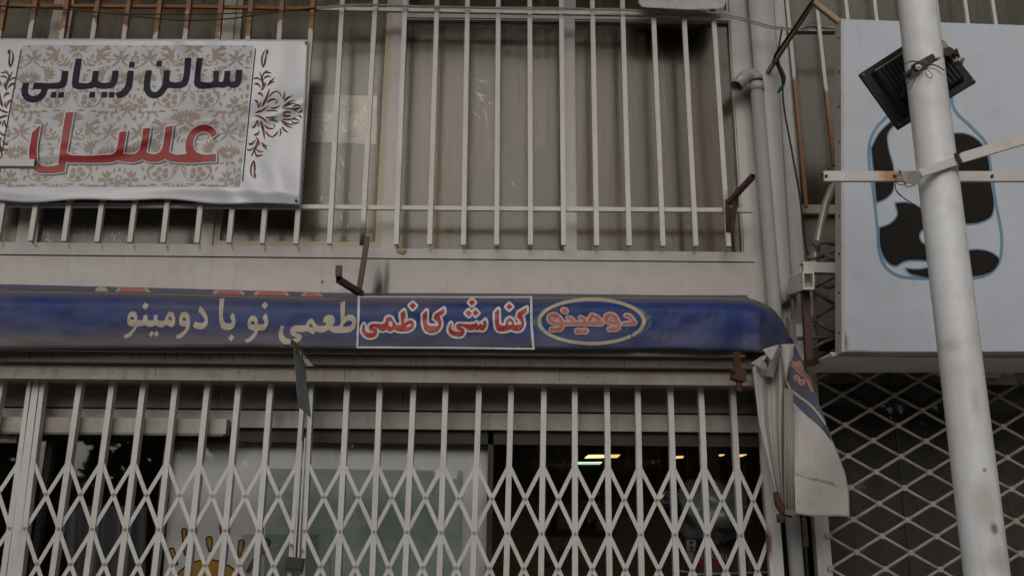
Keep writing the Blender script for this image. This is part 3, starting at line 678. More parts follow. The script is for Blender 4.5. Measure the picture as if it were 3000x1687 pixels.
def orn(mirror):
    out = []
    for a, c, b, w in half:
        for m2 in (0, 1):
            pts = []
            for (x, y) in (a, c, b):
                if m2: x, y = x - .1 * (1410 - 2 * y), 1410 - y
                px, py = O(x, y)
                if mirror: px = 2 * (405 - .098 * (py - 150)) - px - .02 * (py - 150)
                pts.append((px, py))
            out.append(leaf(*pts, w / 3.291 * 1.15 + .3, 7))
    return out
ink('scroll_ornament', orn(False), M['ink_ornament'], Ybn, ban, off=.0022)
lo = [s for s in orn(True) if s[1][:, 0].max() > -40]
ink('scroll_ornament', lo, M['ink_ornament'], Ybn, ban, off=.0022)
for gx, gy in (V1(2096, 296), V1(2028, 1373)):
    c = at(gx, gy, Ybn(gx, gy) - .003); MB().tube([c + Vector((0, .002, 0)), c + Vector((0, -.002, 0))], .007, 12).build('grommet', M['steel'], ban, True)

# ------------------------------------------------------------------ blue awning, folded up
TX = [-200, 0, 490, 1000, 1550, 1900, 2100, 2192, 2224, 2250, 2271, 2288, 2309, 2327]
TY = [846, 849, 858, 872, 868, 868, 869, 872, 884, 895, 911, 935, 974, 1006]
BX = [-200, 0, 700, 1100, 1300, 1600, 1950, 2005, 2053, 2150, 2216, 2250, 2285, 2318, 2330]
BY = [1022, 1022, 1016, 1022, 1022, 1022, 1021, 1020, 1024, 1026, 1031, 1019, 1008, 1006, 1009]
from mathutils import noise as mnz
def Yaw(px, py):
    t0, b0 = np.interp(px, TX, TY), np.interp(px, BX, BY); t = (py - t0) / max(b0 - t0, 8); t = min(max(t, -.1), 1.1)
    y = -.30 + .07 * max(0, 1 - t / .28) ** 2 + .010 * t * t
    y += (.008 * math.sin(px / 170) + .012 * math.sin(px / 61 + t * 2.4) * (1 if px > 1850 else .15)) * t
    if px > 2120: y += .016 * math.sin((px - 2120) / 34 + 1.2 * t) * min(1, (px - 2120) / 60) * (.3 + t) * (1 if px < 2226 else max(0, 1 - (px - 2226) / 40))
    y += .0045 * mnz.noise(Vector((px / 90, py / 40, 0))) + .0018 * mnz.noise(Vector((px / 14 + py / 30, py / 22, 5)))
    if px > 2226: y += (px - 2226) / 100 * .085
    return y
aw = thing('shop_awning', 'faded blue shop awning folded up along its rail with Persian lettering', 'awning', at(1200, 1020, -.4))
xs = np.concatenate([np.linspace(-200, 1850, 150), np.linspace(1860, 2327, 90)])
def valance():
    mb = MB(); nv = 22; uv = []
    for j in range(nv + 1):
        for px in xs:
            t = j / nv; py = np.interp(px, TX, TY) * (1 - t) + np.interp(px, BX, BY) * t
            mb.v.append(tuple(at(px, py, Yaw(px, py)))); uv.append(((px + 200) / 2527, t))
    n = len(xs)
    for j in range(nv):
        for i in range(n - 1):
            a = j * n + i; mb.f.append((a, a + 1, a + n + 1, a + n))
    o = mb.build('valance', M['awning'], aw, smooth=True)
    l = o.data.uv_layers.new(name='fold')
    for lp in o.data.loops: l.data[lp.index].uv = uv[lp.vertex_index]
    k = o.modifiers.new('solid', 'SOLIDIFY'); k.thickness = .0015; k.offset = 0
    return o
valance()
ink_seam = []
# rolled roof cloth lying on top, behind the valance edge
def roofY(px, py): return -.31
rx = [-200, 0, 300, 640, 1000, 1300, 1700, 1950]; ry = [826, 832, 839, 848, 858, 858, 861, 864]
def roof():
    mb = MB(); nv = 6
    px_ = np.linspace(-200, 2190, 90)
    for j in range(nv + 1):
        for px in px_:
            t = j / nv; py = np.interp(px, rx, ry) * (1 - t) + (np.interp(px, TX, TY) + 3) * t
            mb.v.append(tuple(at(px, py, -.02 - .21 * t)))
    n = len(px_)
    for j in range(nv):
        for i in range(n - 1): a = j*n+i; mb.f.append((a, a+1, a+n+1, a+n))
    return mb.build('roof_cloth', M['awn_roof'], aw, smooth=True)
M['awn_roof'] = paint('dusty_blue_roof_cloth', (.03, .045, .12), (.13, .11, .10), .8, .5, .1)
roof()
def Yrf(px, py):
    a = np.interp(px, rx, ry); b = np.interp(px, TX, TY) + 3; return -.02 - .21 * min(max((py - a) / (b - a), 0), 1)
for x0, x1, m in ((460, 512, 'ink_cream'), (560, 712, 'ink_cream'), (574, 694, 'ink_pink'), (1022, 1166, 'ink_cream'), (1042, 1150, 'ink_pink'), (1220, 1378, 'ink_cream'), (1238, 1364, 'ink_pink'), (1448, 1538, 'ink_cream'), (1462, 1528, 'ink_pink')):
    q0, q1 = V5(x0, 0)[0], V5(x1, 0)[0]
    sh = [poly(np.array([(q0 + 5, np.interp(q0, rx, ry) + 1.5), (q1 - 5, np.interp(q1, rx, ry) + 1.5), (q1 + 6, np.interp(q1, TX, TY) - 1), (q0 - 6, np.interp(q0, TX, TY) - 1)]))]
    ink('faded_lettering', sh, M[m], Yrf, aw, off=.003 if m == 'ink_cream' else .0045, step=2.0)
# cream sewn-on letters
R1 = view(350, 850, 6.44); R2 = view(700, 850, 6.44); R3 = view(1040, 850, 8.05); R4 = view(1290, 850, 8.05); R5 = view(1550, 850, 6.44)
letters = [
 [PG(R1, '70,855* 115,915* 200,875 260,800 310,740 335,690 360,685 420,680 470,665 488,655* 520,680 570,692 620,690 660,670 682,655* 710,680 770,697 820,693 860,670 882,645* 920,670 960,692 1000,692 1030,670 1045,620 1052,560 1040,480 1010,420 965,400 920,420 885,480 860,540 840,572 790,577 745,572 728,560 718,500 718,458* 640,482* 648,520 640,560 590,570 545,568 530,530 520,455* 445,482* 452,520 440,555 390,565 345,560 335,480 305,415 245,397 195,420 160,480 148,560 155,640 200,675 270,690 215,765 150,820',
     '210,510 235,497 260,510 278,560* 245,560 215,545', '925,510 950,498 975,520 990,578* 950,560 928,545'),
  PG(R1, '488,228* 552,288* 495,375* 427,310*'), PG(R1, '610,762* 650,810* 605,888* 553,835*'), PG(R1, '698,757* 748,820* 695,883* 650,822*')],
 [PG(R1, '1060,858* 1090,920* 1180,890 1250,820 1310,740 1330,640 1332,560 1315,470 1275,415 1220,403 1170,425 1138,490 1125,580 1140,650 1185,680 1235,683 1250,685 1225,750 1150,815', '1190,540 1200,515 1222,508 1245,530 1255,575* 1215,575 1192,560')],
 [PG(R1, '1522,300* 1600,380 1650,470 1670,560 1660,640 1620,700 1560,735 1500,737 1430,715 1385,675* 1430,585* 1460,605 1520,615 1580,610 1605,580 1590,520 1545,455 1485,405*')],
 [PG(R1, '1885,165* 1980,148* 1965,300 1965,560 1985,605 2040,620 2100,618 2120,600 2110,560 2080,500* 2135,418* 2170,480 2188,560 2185,630 2160,700 2110,738 2040,748 1970,740 1920,700 1895,630 1880,450'), PG(R1, '2112,832* 2170,888* 2110,968* 2048,905*')],
 [PG(R2, '100,938* 150,992* 230,960 290,900 335,830 365,768 400,762 450,762 510,720 540,670 553,600 545,520 520,460 498,437* 440,520* 470,570 480,610 460,640 420,645 370,640 350,560 320,500 265,477 210,500 175,560 162,640 175,710 220,750 290,765 240,850 170,910', '228,600 258,578 285,600 302,642* 260,642 232,630'), PG(R2, '488,213* 553,275* 495,362* 422,295*')],
 [PG(R2, '800,655* 855,685* 832,760 835,820 865,880 920,915 975,925 1040,912 1095,888* 1040,870 990,845 968,800 975,730 1020,680 1090,662 1180,662 1250,660 1290,600 1330,550 1368,535 1400,550 1430,600 1465,650 1485,668 1560,670 1620,665 1645,640 1630,615 1585,600* 1600,530 1650,475 1720,465 1780,485 1808,540 1805,600 1785,640 1750,678* 1850,675 1895,665 1912,640 1918,500 1910,240* 2005,190* 1998,400 1993,515* 2050,470 2110,460 2170,480 2205,540 2210,620 2190,700 2140,760 2070,795 1980,807 1880,805 1790,803 1730,775 1690,738* 1650,770 1580,795 1510,793 1450,768* 1420,820 1395,828 1340,800 1285,768* 1240,782 1160,788 1100,782 1045,792* 1100,815 1150,830 1182,870 1172,930 1140,970 1080,1000 1010,1015 920,1022 830,1000 780,950 752,880 752,800 770,730',
     '1325,660 1345,632 1375,650 1400,718* 1350,695 1330,680', '1960,682* 2000,620 2050,580 2100,575 2135,600 2130,640 2090,672 2030,685')]]
for w in letters: ink('cream_lettering', w, M['ink_cream'], Yaw, aw, off=.003)
reds = [
 [PG(R3, '210,795* 230,830 225,880 245,950 290,990 360,998 430,990 450,975* 420,962 360,955 335,920 330,870 360,810 430,790 550,795 660,790 700,770 720,700 750,640 810,625 860,640 890,690 920,750 960,800 1020,822 1080,810 1090,790 1080,650 1070,550* 1160,465* 1180,530 1195,665* 1150,680* 1160,780* 1230,735 1310,708 1370,730 1395,800 1370,880 1300,935 1200,965 1100,972 1000,955 915,910* 880,950 830,965 770,945 735,910* 700,950 640,960 580,940 530,900 470,868 400,880* 450,890 500,905 525,950 515,1020 480,1080 420,1110 350,1118 260,1095 200,1040 165,970 170,880',
     '790,740 820,708 860,730 885,800 875,850 840,862 805,830 785,780', '1195,860* 1240,810 1300,790 1315,820 1290,850 1240,860'), PG(R3, '1365,290* 1440,365* 1360,448* 1285,362*')],
 [PG(R3, '1690,470* 1700,560 1695,720 1710,790 1750,830 1850,835 1940,840 1970,800 1930,730 1855,670* 1880,570* 2102,425* 2112,530* 1990,615* 2020,680 2040,780 2025,860 1990,920 1920,980 1830,1005 1740,1000 1660,950 1620,870 1600,750 1595,570*')],
 [PG(R4, '250,765* 262,790 255,860 275,930 330,965 400,975 470,965 480,950* 420,925 385,890 375,840 410,795 500,790 620,795 740,800 800,785 855,750* 868,800 885,822 925,810 950,770* 965,800 985,825 1015,820* 1008,745* 1065,690* 1085,760 1080,840 1050,910 1000,945 960,945 915,910* 880,940 830,930 800,910* 760,940 690,940 620,905 560,865 500,848 458,855* 520,885 560,930 568,990 540,1050 480,1085 390,1092 300,1070 230,1020 190,950 195,880'),
  PG(R4, '745,218* 820,290* 745,368* 672,290*'), PG(R4, '665,465* 738,540* 672,618* 592,540*'), PG(R4, '825,455* 903,535* 830,610* 765,535*')],
 [PG(R4, '1285,530* 1370,435* 1380,500 1385,700 1400,790 1450,825 1535,828 1545,760 1570,690 1635,650 1695,680 1735,750 1745,805 1850,805 1905,800 1905,770 1870,700 1805,630* 1840,520* 2035,400* 2038,505* 1930,590* 1960,680 1975,780 1960,860 1910,930 1840,962 1750,955 1650,915* 1590,950 1480,970 1390,965 1330,930 1300,830 1285,650', '1590,760 1620,735 1680,755 1700,790 1660,815 1610,805'),
  PG(R4, '1622,315* 1700,385* 1625,462* 1553,388*')]]
for w in reds:
    ink('letter_outline', w, M['ink_white'], Yaw, aw, level=6.4, off=.003); ink('red_lettering', w, M['ink_red'], Yaw, aw, off=.0045)
ink('white_border', [stroke([(1051.5, 869), (1050, 930), (1046.5, 1017)], [3.4, 3.4, 2.6]), stroke([(1046.5, 1017), (1300, 1018), (1563, 1021)], 2.6), stroke([(1563, 1021), (1557, 950), (1556, 869)], [3.6, 3.8, 3.2]), stroke([(1556, 870), (1300, 869.5), (1051.5, 869)], [2.2, 1.4, 1.6])], M['ink_white'], Yaw, aw, off=.003)
def ell(cx, cy, ax, ay, n=60): t = np.linspace(0, 2*math.pi, n, endpoint=False); return np.array([R5(cx + ax*np.cos(q), cy + ay*np.sin(q)) for q in t])
ink('oval_shadow', [poly(ell(1195, 592, 1118, 432), ell(1180, 588, 1022, 448))], M['ink_teal'], Yaw, aw, off=.0025, clip=lambda X, Y: -(((X-1550)*6.44-1180)**2/1000**2 + ((Y-850)*6.44-588)**2/440**2 - 1) * 10)
ink('oval_ring', [poly(ell(1180, 588, 1024, 450), ell(1180, 588, 950, 383))], M['ink_cream'], Yaw, aw, off=.004)
S5 = lambda t, r, closed=False: ST(R5, t, r, 6.44, closed=closed)
logo = [S5('1830,478* 1890,488 1930,530 1995,610*', 27), S5('1995,620* 1800,628*', 26),
        S5('1545,465 1620,500 1650,560 1620,615 1545,605 1465,570 1450,505', 34, True), S5('1635,540* 1690,640 1680,705 1620,730 1515,733', 33),
        S5('1185,478* 1260,500 1370,620* 1160,620* 1150,540', 32, True), S5('1360,632* 1200,625 620,622*', 30), S5('965,518* 1025,535 1085,618*', 25), S5('735,518* 795,535 850,618*', 25),
        S5('480,470 545,500 600,600 560,625 470,610 395,560 385,500', 34, True), S5('610,600* 620,660 600,715 530,738 425,737', 31),
        S5('655,380* 685,392*', 42), S5('915,772* 950,772*', 42), S5('1035,768* 1066,768*', 42)]
ink('letter_outline', logo, M['ink_cream'], Yaw, aw, level=4.2, off=.004); ink('pink_lettering', logo, M['ink_pink'], Yaw, aw, off=.0055)
for off_, w_, mm in ((7, .9, 'seam_thread'), (None, 1.6, 'faded_piping')):
    pts = [(x, (np.interp(x, BX, BY) - off_) if off_ else (np.interp(x, TX, TY) + 3.5)) for x in np.linspace(-190, 2215, 120)]
    ink(mm, [stroke(pts, w_)], plain(mm, (.05, .05, .06) if off_ else (.22, .18, .13), .7), Yaw, aw, off=.0022, step=1.6)
def soil_mat(nm, col, k):
    m = bpy.data.materials.new(nm); m.use_nodes = True; nt = m.node_tree; nt.nodes.clear(); o = nt.nodes.new('ShaderNodeOutputMaterial')
    t = nt.nodes.new('ShaderNodeBsdfTransparent'); d = nt.nodes.new('ShaderNodeBsdfDiffuse'); d.inputs[0].default_value = (*col, 1); x = nt.nodes.new('ShaderNodeMixShader')
    g = nt.nodes.new('ShaderNodeNewGeometry'); nt.links.new(mth(nt, 'MULTIPLY', ramp(nt, noise(nt, g.outputs['Position'], 110, 4, .7), .35, .65), k), x.inputs[0])
    nt.links.new(t.outputs[0], x.inputs[1]); nt.links.new(d.outputs[0], x.inputs[2]); nt.links.new(x.outputs[0], o.inputs[0]); return m
SM2 = soil_mat('flap_soiling', (.16, .12, .09), .55)
# torn side flap hanging from the corner: blue front edge, white back
def Yfl(px, py):
    return -.25 - .10 * min(max((py - 1020) / 480, 0), 1) + .03 * math.sin((px - 2300) / 55 + py / 140)
LX = lambda py: np.interp(py, [1007, 1021, 1040, 1071, 1098, 1115, 1145, 1166, 1300, 1500], [2318, 2326, 2327, 2316, 2303, 2300, 2304, 2316, 2322, 2331])
RXf = lambda py: np.interp(py, [1007, 1037, 1073, 1137, 1206, 1247, 1294, 1329, 1389, 1443, 1518], [2329, 2341, 2360, 2382, 2409, 2422, 2440, 2455, 2477, 2487, 2489])
def flap(u, v):
    py0 = 1007 + (1503 - 1007) * v; a, b = LX(py0), RXf(py0 + 12 * v); px = a + (b - a) * u
    return at(px, py0 + (14 * u + 4 * math.sin(u * 5)) * v, Yfl(px, py0))
MB().grid(flap, 24, 60).build('torn_flap', M['awnwhite'], aw, smooth=True, solid=.0015)
fb = [poly(smooth('2327,1007* 2341,1037 2360,1073 2382,1137 2409,1206 2422,1247 2440,1296* 2401,1248 2363,1215 2317,1166 2303,1139 2300,1112 2316,1071 2327,1040 2326,1020', None))]
M['awning_side'] = paint('dusty_blue_flap', (.017, .026, .075), (.07, .065, .07), .8, .45, .15)
ink('blue_flap_print', fb, M['awning_side'], Yfl, aw, off=.002, step=2)
inner_clip = lambda X, Y: field(fb, X, Y, 40) + 1
ink('cream_flap_line', [ST(RG6, '556,960 600,1045 680,1115 780,1190 860,1265 975,1420', 11, 3.62)], M['ink_cream'], Yfl, aw, off=.0035, clip=inner_clip)
fl = [ST(RG6, '620,775* 690,845 770,910 838,1050', 19, 3.62), ST(RG6, '690,775* 715,835*', 18, 3.62), ST(RG6, '664,930* 668,932*', 25, 3.62), ST(RG6, '718,975* 722,977*', 26, 3.62)]
ink('letter_outline', fl, M['ink_cream'], Yfl, aw, level=2.2, off=.0035, clip=inner_clip); ink('red_flap_lettering', fl, M['ink_pink'], Yfl, aw, off=.0047, clip=inner_clip)
o = ink('dirt_streak', [ST(V8, '245,895 300,918 380,935 470,968', 5, 1.84), ST(V8, '330,925 400,940 440,950', 8, 1.84), ST(V8, '250,1040 262,1052', 6, 1.84)], SM2, Yfl, aw, off=.002); o['kind'] = 'stuff'
# pale underside curling out below the corner
def curlf(u, v):
    xa = np.interp(v, [0, .4, 1], [495, 505, 545]); xb = np.interp(v, [0, .15, .35, .65, 1], [608, 640, 638, 590, 552])
    x = xa + (xb - xa) * u; y = 572 + v * 380; p = RG6(x, y); return at(p[0], p[1], -.36 - .02 * math.sin(u * 3))
MB().grid(curlf, 8, 16).build('curled_underside', M['awnwhite'], aw, smooth=True, solid=.0015)
# crumpled white cloth gathered below the corner
def gath(u, v):
    xa = np.interp(v, [0, .08, .2, .45, 1], [62, 3, 18, 45, 158]); xb = np.interp(v, [0, .1, .3, 1], [150, 168, 176, 184])
    x = xa + (xb - xa) * u; y = np.interp(v, [0, 1], [225, 1090]); y0 = 225 + 40 * (1 - u) * (1 - v)
    y = y0 + v * (1095 - y0); p = V8(x, y)
    w = .030 * math.sin(u * 8 + 2 * v) + .007 * math.sin(u * 21 + 6 * v) + .03 * math.sin(7 * v + 5 * u) * max(0, 1 - v * 3)
    return at(p[0], p[1], -.27 - w * (1 - .3 * v))
MB().grid(gath, 40, 70).build('gathered_cloth', M['awnwhite'], aw, smooth=True, solid=.001)
for (poly_) in ('62,226 150,200 165,240 120,375 70,372 100,300', '0,300 60,262 100,340 60,372 20,340'):
    pts = [V8(*map(float, t.split(','))) for t in poly_.split()]
    ctr = np.mean(pts, 0); mb = MB(); n = len(pts); mb.v = [tuple(at(ctr[0], ctr[1], -.36))] + [tuple(at(p[0], p[1], -.28 - .03 * (i % 2))) for i, p in enumerate(pts)]
    mb.f = [(0, i + 1, (i + 1) % n + 1) for i in range(n)]; mb.build('cloth_fold', M['awnwhite'], aw, solid=.001)
# folded awning arms hanging at the corner
for k, (xa, xb) in enumerate(((190, 172), (203, 190), (214, 206), (223, 223))):
    MB().tube([at(*V8(xa - 4, 440), -.33), at(*V8(xb + (14 if k < 3 else 6), 1105), -.36)], .0065 if k != 2 else .008, 8).build('folded_arm', M['arm'], aw, True)
o = MB().tube([at(*V8(134, 1000), -.33), at(*V8(150, 1060), -.35), at(*V8(175, 1100), -.37), at(*V8(222, 1118), -.37)], [.012, .018, .017, .012], 8).build('arm_hinge', M['rust'], aw, True)
o = MB().tube([at(*V8(158, 1115), -.36), at(*V8(162, 1160), -.36)], .016, 8).build('arm_bolt', M['rust'], aw, True)
MB().beam(at(*V8(180, 1100), -.38), at(*V8(236, 1110), -.38), .02, .022, (0, 1, 0)).build('arm_bracket', M['steel'], aw)

# ------------------------------------------------------------------ wall under the awning, gate head
XR = X_(2262, 1100, -.06)
sof = MB(); za, zb_, zc_ = Z_(1010, -.25), Z_(1036, -.25), Z_(1030, -.10)
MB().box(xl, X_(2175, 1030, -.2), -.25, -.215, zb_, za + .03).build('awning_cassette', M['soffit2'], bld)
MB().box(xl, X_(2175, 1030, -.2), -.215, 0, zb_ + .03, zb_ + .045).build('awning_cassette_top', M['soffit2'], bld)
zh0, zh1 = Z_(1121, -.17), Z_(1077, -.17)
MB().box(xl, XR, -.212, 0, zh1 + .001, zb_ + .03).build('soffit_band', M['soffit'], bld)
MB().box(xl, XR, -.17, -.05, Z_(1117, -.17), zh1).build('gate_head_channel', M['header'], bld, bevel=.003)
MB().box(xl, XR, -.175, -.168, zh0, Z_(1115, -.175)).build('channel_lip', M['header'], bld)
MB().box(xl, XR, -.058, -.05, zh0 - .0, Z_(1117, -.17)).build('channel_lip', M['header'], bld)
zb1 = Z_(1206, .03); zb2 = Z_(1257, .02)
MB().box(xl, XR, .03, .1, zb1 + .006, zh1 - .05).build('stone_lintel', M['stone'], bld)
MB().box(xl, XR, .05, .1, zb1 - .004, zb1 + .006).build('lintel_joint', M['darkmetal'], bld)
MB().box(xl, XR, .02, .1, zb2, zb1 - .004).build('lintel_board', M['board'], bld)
for px in (455, 1010, 1640): 
    x = X_(px, 1100, -.17); MB().box(x - .0012, x + .0012, -.1712, -.1695, Z_(1117, -.17), zh1 - .001).build('channel_seam', M['darkmetal'], bld)
for px in (60, 330, 700, 1090, 1390, 1720, 2080):
    c = at(px, 1098 + (px - 1300) * .011, -.17); MB().tube([c, c + Vector((0, -.003, 0))], .004, 8).build('channel_screw', M['steel'], bld)
for px in (640, 1180, 1770):
    x = X_(px, 1160, .03); MB().box(x - .0015, x + .0015, .0285, .031, zb1 + .007, zh1 - .06).build('stone_joint', M['darkmetal'], bld)
dr = []
for k in range(60):
    x = rng.uniform(20, 2180); yb = 1050 + (x - 1300) * .012; dr.append(leaf((x, yb - rng.uniform(2, 12)), (x + rng.uniform(-1, 1), yb + 8), (x + rng.uniform(-2, 2), yb + rng.uniform(10, 26)), rng.uniform(.8, 2.2), 4))
o = ink('drip_stain', dr, plain('dark_drip', (.085, .065, .05), .8), flat(-.212), bld, off=.001, step=1.8); o['kind'] = 'stuff'
ch = []
for k in range(26):
    x = rng.uniform(30, 2200); y = 1150 + (x - 1300) * .012 + rng.uniform(-22, 40); ch.append(leaf((x, y), (x + rng.uniform(-4, 4), y + 2), (x + rng.uniform(-5, 5), y + rng.uniform(2, 5)), rng.uniform(1, 2.4), 3))
o = ink('chip_mark', ch, plain('dark_chip', (.05, .035, .028), .8), flat(.03), bld, off=.0008, step=1.5); o['kind'] = 'stuff'
# shop window: frame members and panes
xdoorL, xmid, xdoor, xend = X_(130, 1400, .06), X_(480, 1400, .06), X_(1436, 1400, .06), X_(2240, 1400, .06)
fr_ = MB(); fr_.box(xdoor - .012, xdoor + .012, .05, .09, 0, zb2); fr_.box(xl, xend, .05, .09, zb2 - .06, zb2); fr_.box(xmid - .012, xmid + .012, .05, .09, 0, zb2 - .06)
fr_.box(X_(135, 1400, .06) - .012, X_(135, 1400, .06) + .012, .05, .09, 0, zb2 - .06); fr_.build('shop_window_frame', M['darkmetal'], bld)
for a, b in ((xl, xdoorL - .02), (xdoorL + .02, xmid - .014), (xmid + .014, xdoor - .014), (xdoor + .014, xend)):
    MB().box(a, b, .068, .073, 0, zb2 - .06).build('shop_pane', M['glass_dn'], bld)
MB().box(X_(2060, 1260, .1), xend, .09, .12, Z_(1285, .1, 2100), Z_(1272, .1, 2100)).build('inner_rail', M['board'], bld)
# room behind the shop window
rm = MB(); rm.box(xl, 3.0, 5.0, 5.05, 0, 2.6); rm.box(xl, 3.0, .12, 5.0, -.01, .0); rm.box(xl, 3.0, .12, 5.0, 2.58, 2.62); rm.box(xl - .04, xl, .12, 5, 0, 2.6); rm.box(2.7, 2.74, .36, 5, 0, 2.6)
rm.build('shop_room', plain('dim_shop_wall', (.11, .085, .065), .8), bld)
# long white casing above the left door, small box with a white mark
o = MB().box(xl, X_(664, 1250, -.04), -.045, .018, Z_(1271, -.04, 600), Z_(1226, -.04, 600)).build('lamp_casing', M['board'], None, bevel=.003)
tag(o, 'long pale metal casing with a lower lip above the left glass door', 'casing')
MB().box(xl, X_(664, 1250, -.04) - .01, -.05, -.012, Z_(1276, -.04, 600), Z_(1271.5, -.04, 600)).build('casing_lip', M['steel'], o)
sbx = thing('small_wall_box', 'small beige box with a white mark at the far left edge of the shop window', 'box', at(10, 1290, .0))
MB().box(X_(-60, 1280, .0), X_(49, 1280, .0), 0, .05, at(20, 1295, 0).z, at(20, 1262, 0).z).build('housing', M['header'], sbx)
ink('white_mark', [stroke([(12, 1270), (10, 1284)], 1.6), stroke([(18, 1270), (17, 1284)], 1.6), stroke([(5, 1287), (24, 1288)], 1.8)], M['ink_white'], flat(0), sbx, off=.001)

# ------------------------------------------------------------------ folding gate
YG = -.10
gt = thing('folding_gate', 'white folding scissor gate drawn across the shop front', 'gate', (0, YG, 0))
SL = [(3, -100), (233, 151), (328, 251), (420, 350), (514, 450), (608, 548), (699, 647), (793, 748), (889, 848), (912, 886), (1017, 989), (1113, 1090), (1212, 1186), (1306, 1287), (1404, 1385), (1498, 1483), (1594, 1585), (1684, 1685), (1778, 1786), (1868, 1880), (1964, 1982), (2053, 2078), (2146, 2178)]
def slat(a, b, w=.0235, d=.034, Y=YG, name='slat', ztop=None):
    t, q = at(a, 1121, Y), at(b, 1687, Y); k = (q - t) / (q.z - t.z); lo = t + k * (.04 - t.z); hi = t + k * (zh0 + .02 - t.z)
    mb = MB(); c = .003
    # folded channel: front web and two flanges
    mb.beam(lo + Vector((0, 0, 0)), hi, w, .002); mb.beam(lo + Vector((-w/2 + .001, d/2 + .0012, 0)), hi + Vector((-w/2 + .001, d/2 + .0012, 0)), .002, d); mb.beam(lo + Vector((w/2 - .001, d/2 + .0012, 0)), hi + Vector((w/2 - .001, d/2 + .0012, 0)), .002, d)
    return mb.build(name, M['gate'], gt), (t, q)
slines = []
for a, b in SL:
    _, ln = slat(a, b, w=.018 if (a, b) in ((889, 848), (912, 886)) else .0235); slines.append(ln)
_, lA = slat(88, 8); slat(105, 33, w=.038, d=.02, name='wide_stile'); _, lB = slat(123, 55, w=.024)
_, lR = slat(2226, 2264, w=.021); slat(2243, 2285, w=.036, d=.03, name='wide_stile')
def on(line, z):
    t, q = line; return t + (q - t) * ((z - t.z) / (q.z - t.z))
zj = Z_(1562, YG); hh = (Z_(1461, YG) - zj)
riv = MB().tube([(0, 0, 0), (0, -.004, 0)], .0070, 10).build('rivet', M['rivet'], None); riv.parent = gt
rivloc = []
def strip(a, b, yo):
    a = a + Vector((0, yo, 0)); b = b + Vector((0, yo, 0)); d = (b - a).normalized() * .008
    MB().beam(a - d, b + d, .0165, .003, side=Vector((0, 1, 0)).cross(d)).build('lattice_strip', M['gate'], gt)
pairs = [(slines[0], lA), (lB, slines[1])] + [(slines[i], slines[i+1]) for i in range(1, 8)] + [(slines[i], slines[i+1]) for i in range(9, len(slines) - 1)] + [(slines[-1], lR)]
for (l0, l1) in pairs:
    for k in (0, 1, 2):
        z1 = zj + 2 * hh - 2 * hh * k + .004; z0 = z1 - 2 * hh
        strip(on(l0, z1), on(l1, z0), .004); strip(on(l0, z0), on(l1, z1), .009)
        c = (on(l0, z1) + on(l1, z0)) / 2; rivloc.append(c + Vector((0, .0025, 0)))
for ln in slines[:1] + slines[1:] + [lA, lB, lR]:
    rivloc.append(on(ln, zj + .004) + Vector((0, -.001, 0)))
for i, p in enumerate(rivloc):
    o = riv if i == 0 else riv.copy()
    if i: COL.objects.link(o); o.parent = gt
    o.location = p - gt.location
# lock rods and black lock body hanging from the centre pair
lk = thing('gate_lock', 'black lock block with thin rods hanging between the centre gate slats', 'lock', at(866, 1640, -.12))
L7 = view(450, 1180, 2.858)
MB().prism([at(*L7(1118, 1282), -.13), at(*L7(1258, 1298), -.13), at(*L7(1240, 1398), -.13), at(*L7(1102, 1380), -.13)][::-1], (0, .03, 0)).build('lock_body', M['lock'], lk, bevel=.002)
MB().prism([at(*L7(1102, 1384), -.128), at(*L7(1240, 1400), -.128), at(*L7(1236, 1420), -.128), at(*L7(1100, 1400), -.128)][::-1], (0, .025, 0)).build('lock_base', M['darkmetal'], lk)
for (a, b) in (((1242, 320), (1180, 1290)), ((1270, 290), (1212, 1300))):
    MB().beam(at(*L7(*a), -.105), at(*L7(*b), -.115), .006, .008).build('lock_rod', M['bar'], lk)
MB().beam(at(*L7(1228, 500), -.104), at(*L7(1192, 1280), -.104), .003, .004).build('lock_chain', M['darkmetal'], lk)
for (x, y) in ((1155, 1190), (1240, 1228)):
    c = at(*L7(x, y), -.112); MB().tube([c, c + Vector((0, -.006, 0))], .006, 8).build('lock_bolt', M['steel'], lk)

# ------------------------------------------------------------------ posters and glass sheets behind the window
def sheet(name, pts, Y, m, lab, cat, d=.002, V=None, parent=None, **k):
    P = [at(*(V(*p) if V else p), Y) for p in pts]
    o = MB().prism(P[::-1], (0, d, 0)).build(name, m, parent, **k)
    if lab: tag(o, lab, cat)
    return o
pos = sheet('poster', [(508, 1289), (968, 1285), (985, 1290), (960, 1800), (468, 1800)], .12, M['paper'], 'white paper poster with an orange cartoon sun taped inside the shop window', 'poster')
sheet('poster', [(985, 1286), (1434, 1291), (1432, 1800), (962, 1800)], .124, M['paper'], 'plain white backing sheet to the right of the sun poster', 'poster')
sun0 = L7(455, 1637); R_ = 340 / 2.858
th = np.linspace(0, 2*math.pi, 60, endpoint=False); sunp = [poly(np.array([(sun0[0] + (R_-6)*math.cos(t), sun0[1] + (R_-6)*math.sin(t)) for t in th]))]
def drop(x0, y0, x1, y1, w): return stroke([L7(x0, y0), L7(x0*.6 + x1*.4, y0*.6 + y1*.4), L7(x1, y1)], [w/2.858, w*.8/2.858, 1.2])
drops = [drop(256, 1068, 266, 1260, 14), drop(466, 1142, 470, 1232, 20), drop(736, 1168, 716, 1280, 18), drop(153, 1232, 192, 1345, 15), drop(572, 1030, 575, 1100, 12), drop(950, 1165, 792, 1405, 22)]
ink('sun_outline', sunp + drops, M['ink_black'], flat(.12), pos, level=4.2, off=.0015, step=2); ink('sun_shape', sunp + drops, M['ink_orange'], flat(.12), pos, level=-.5, off=.003, step=2)
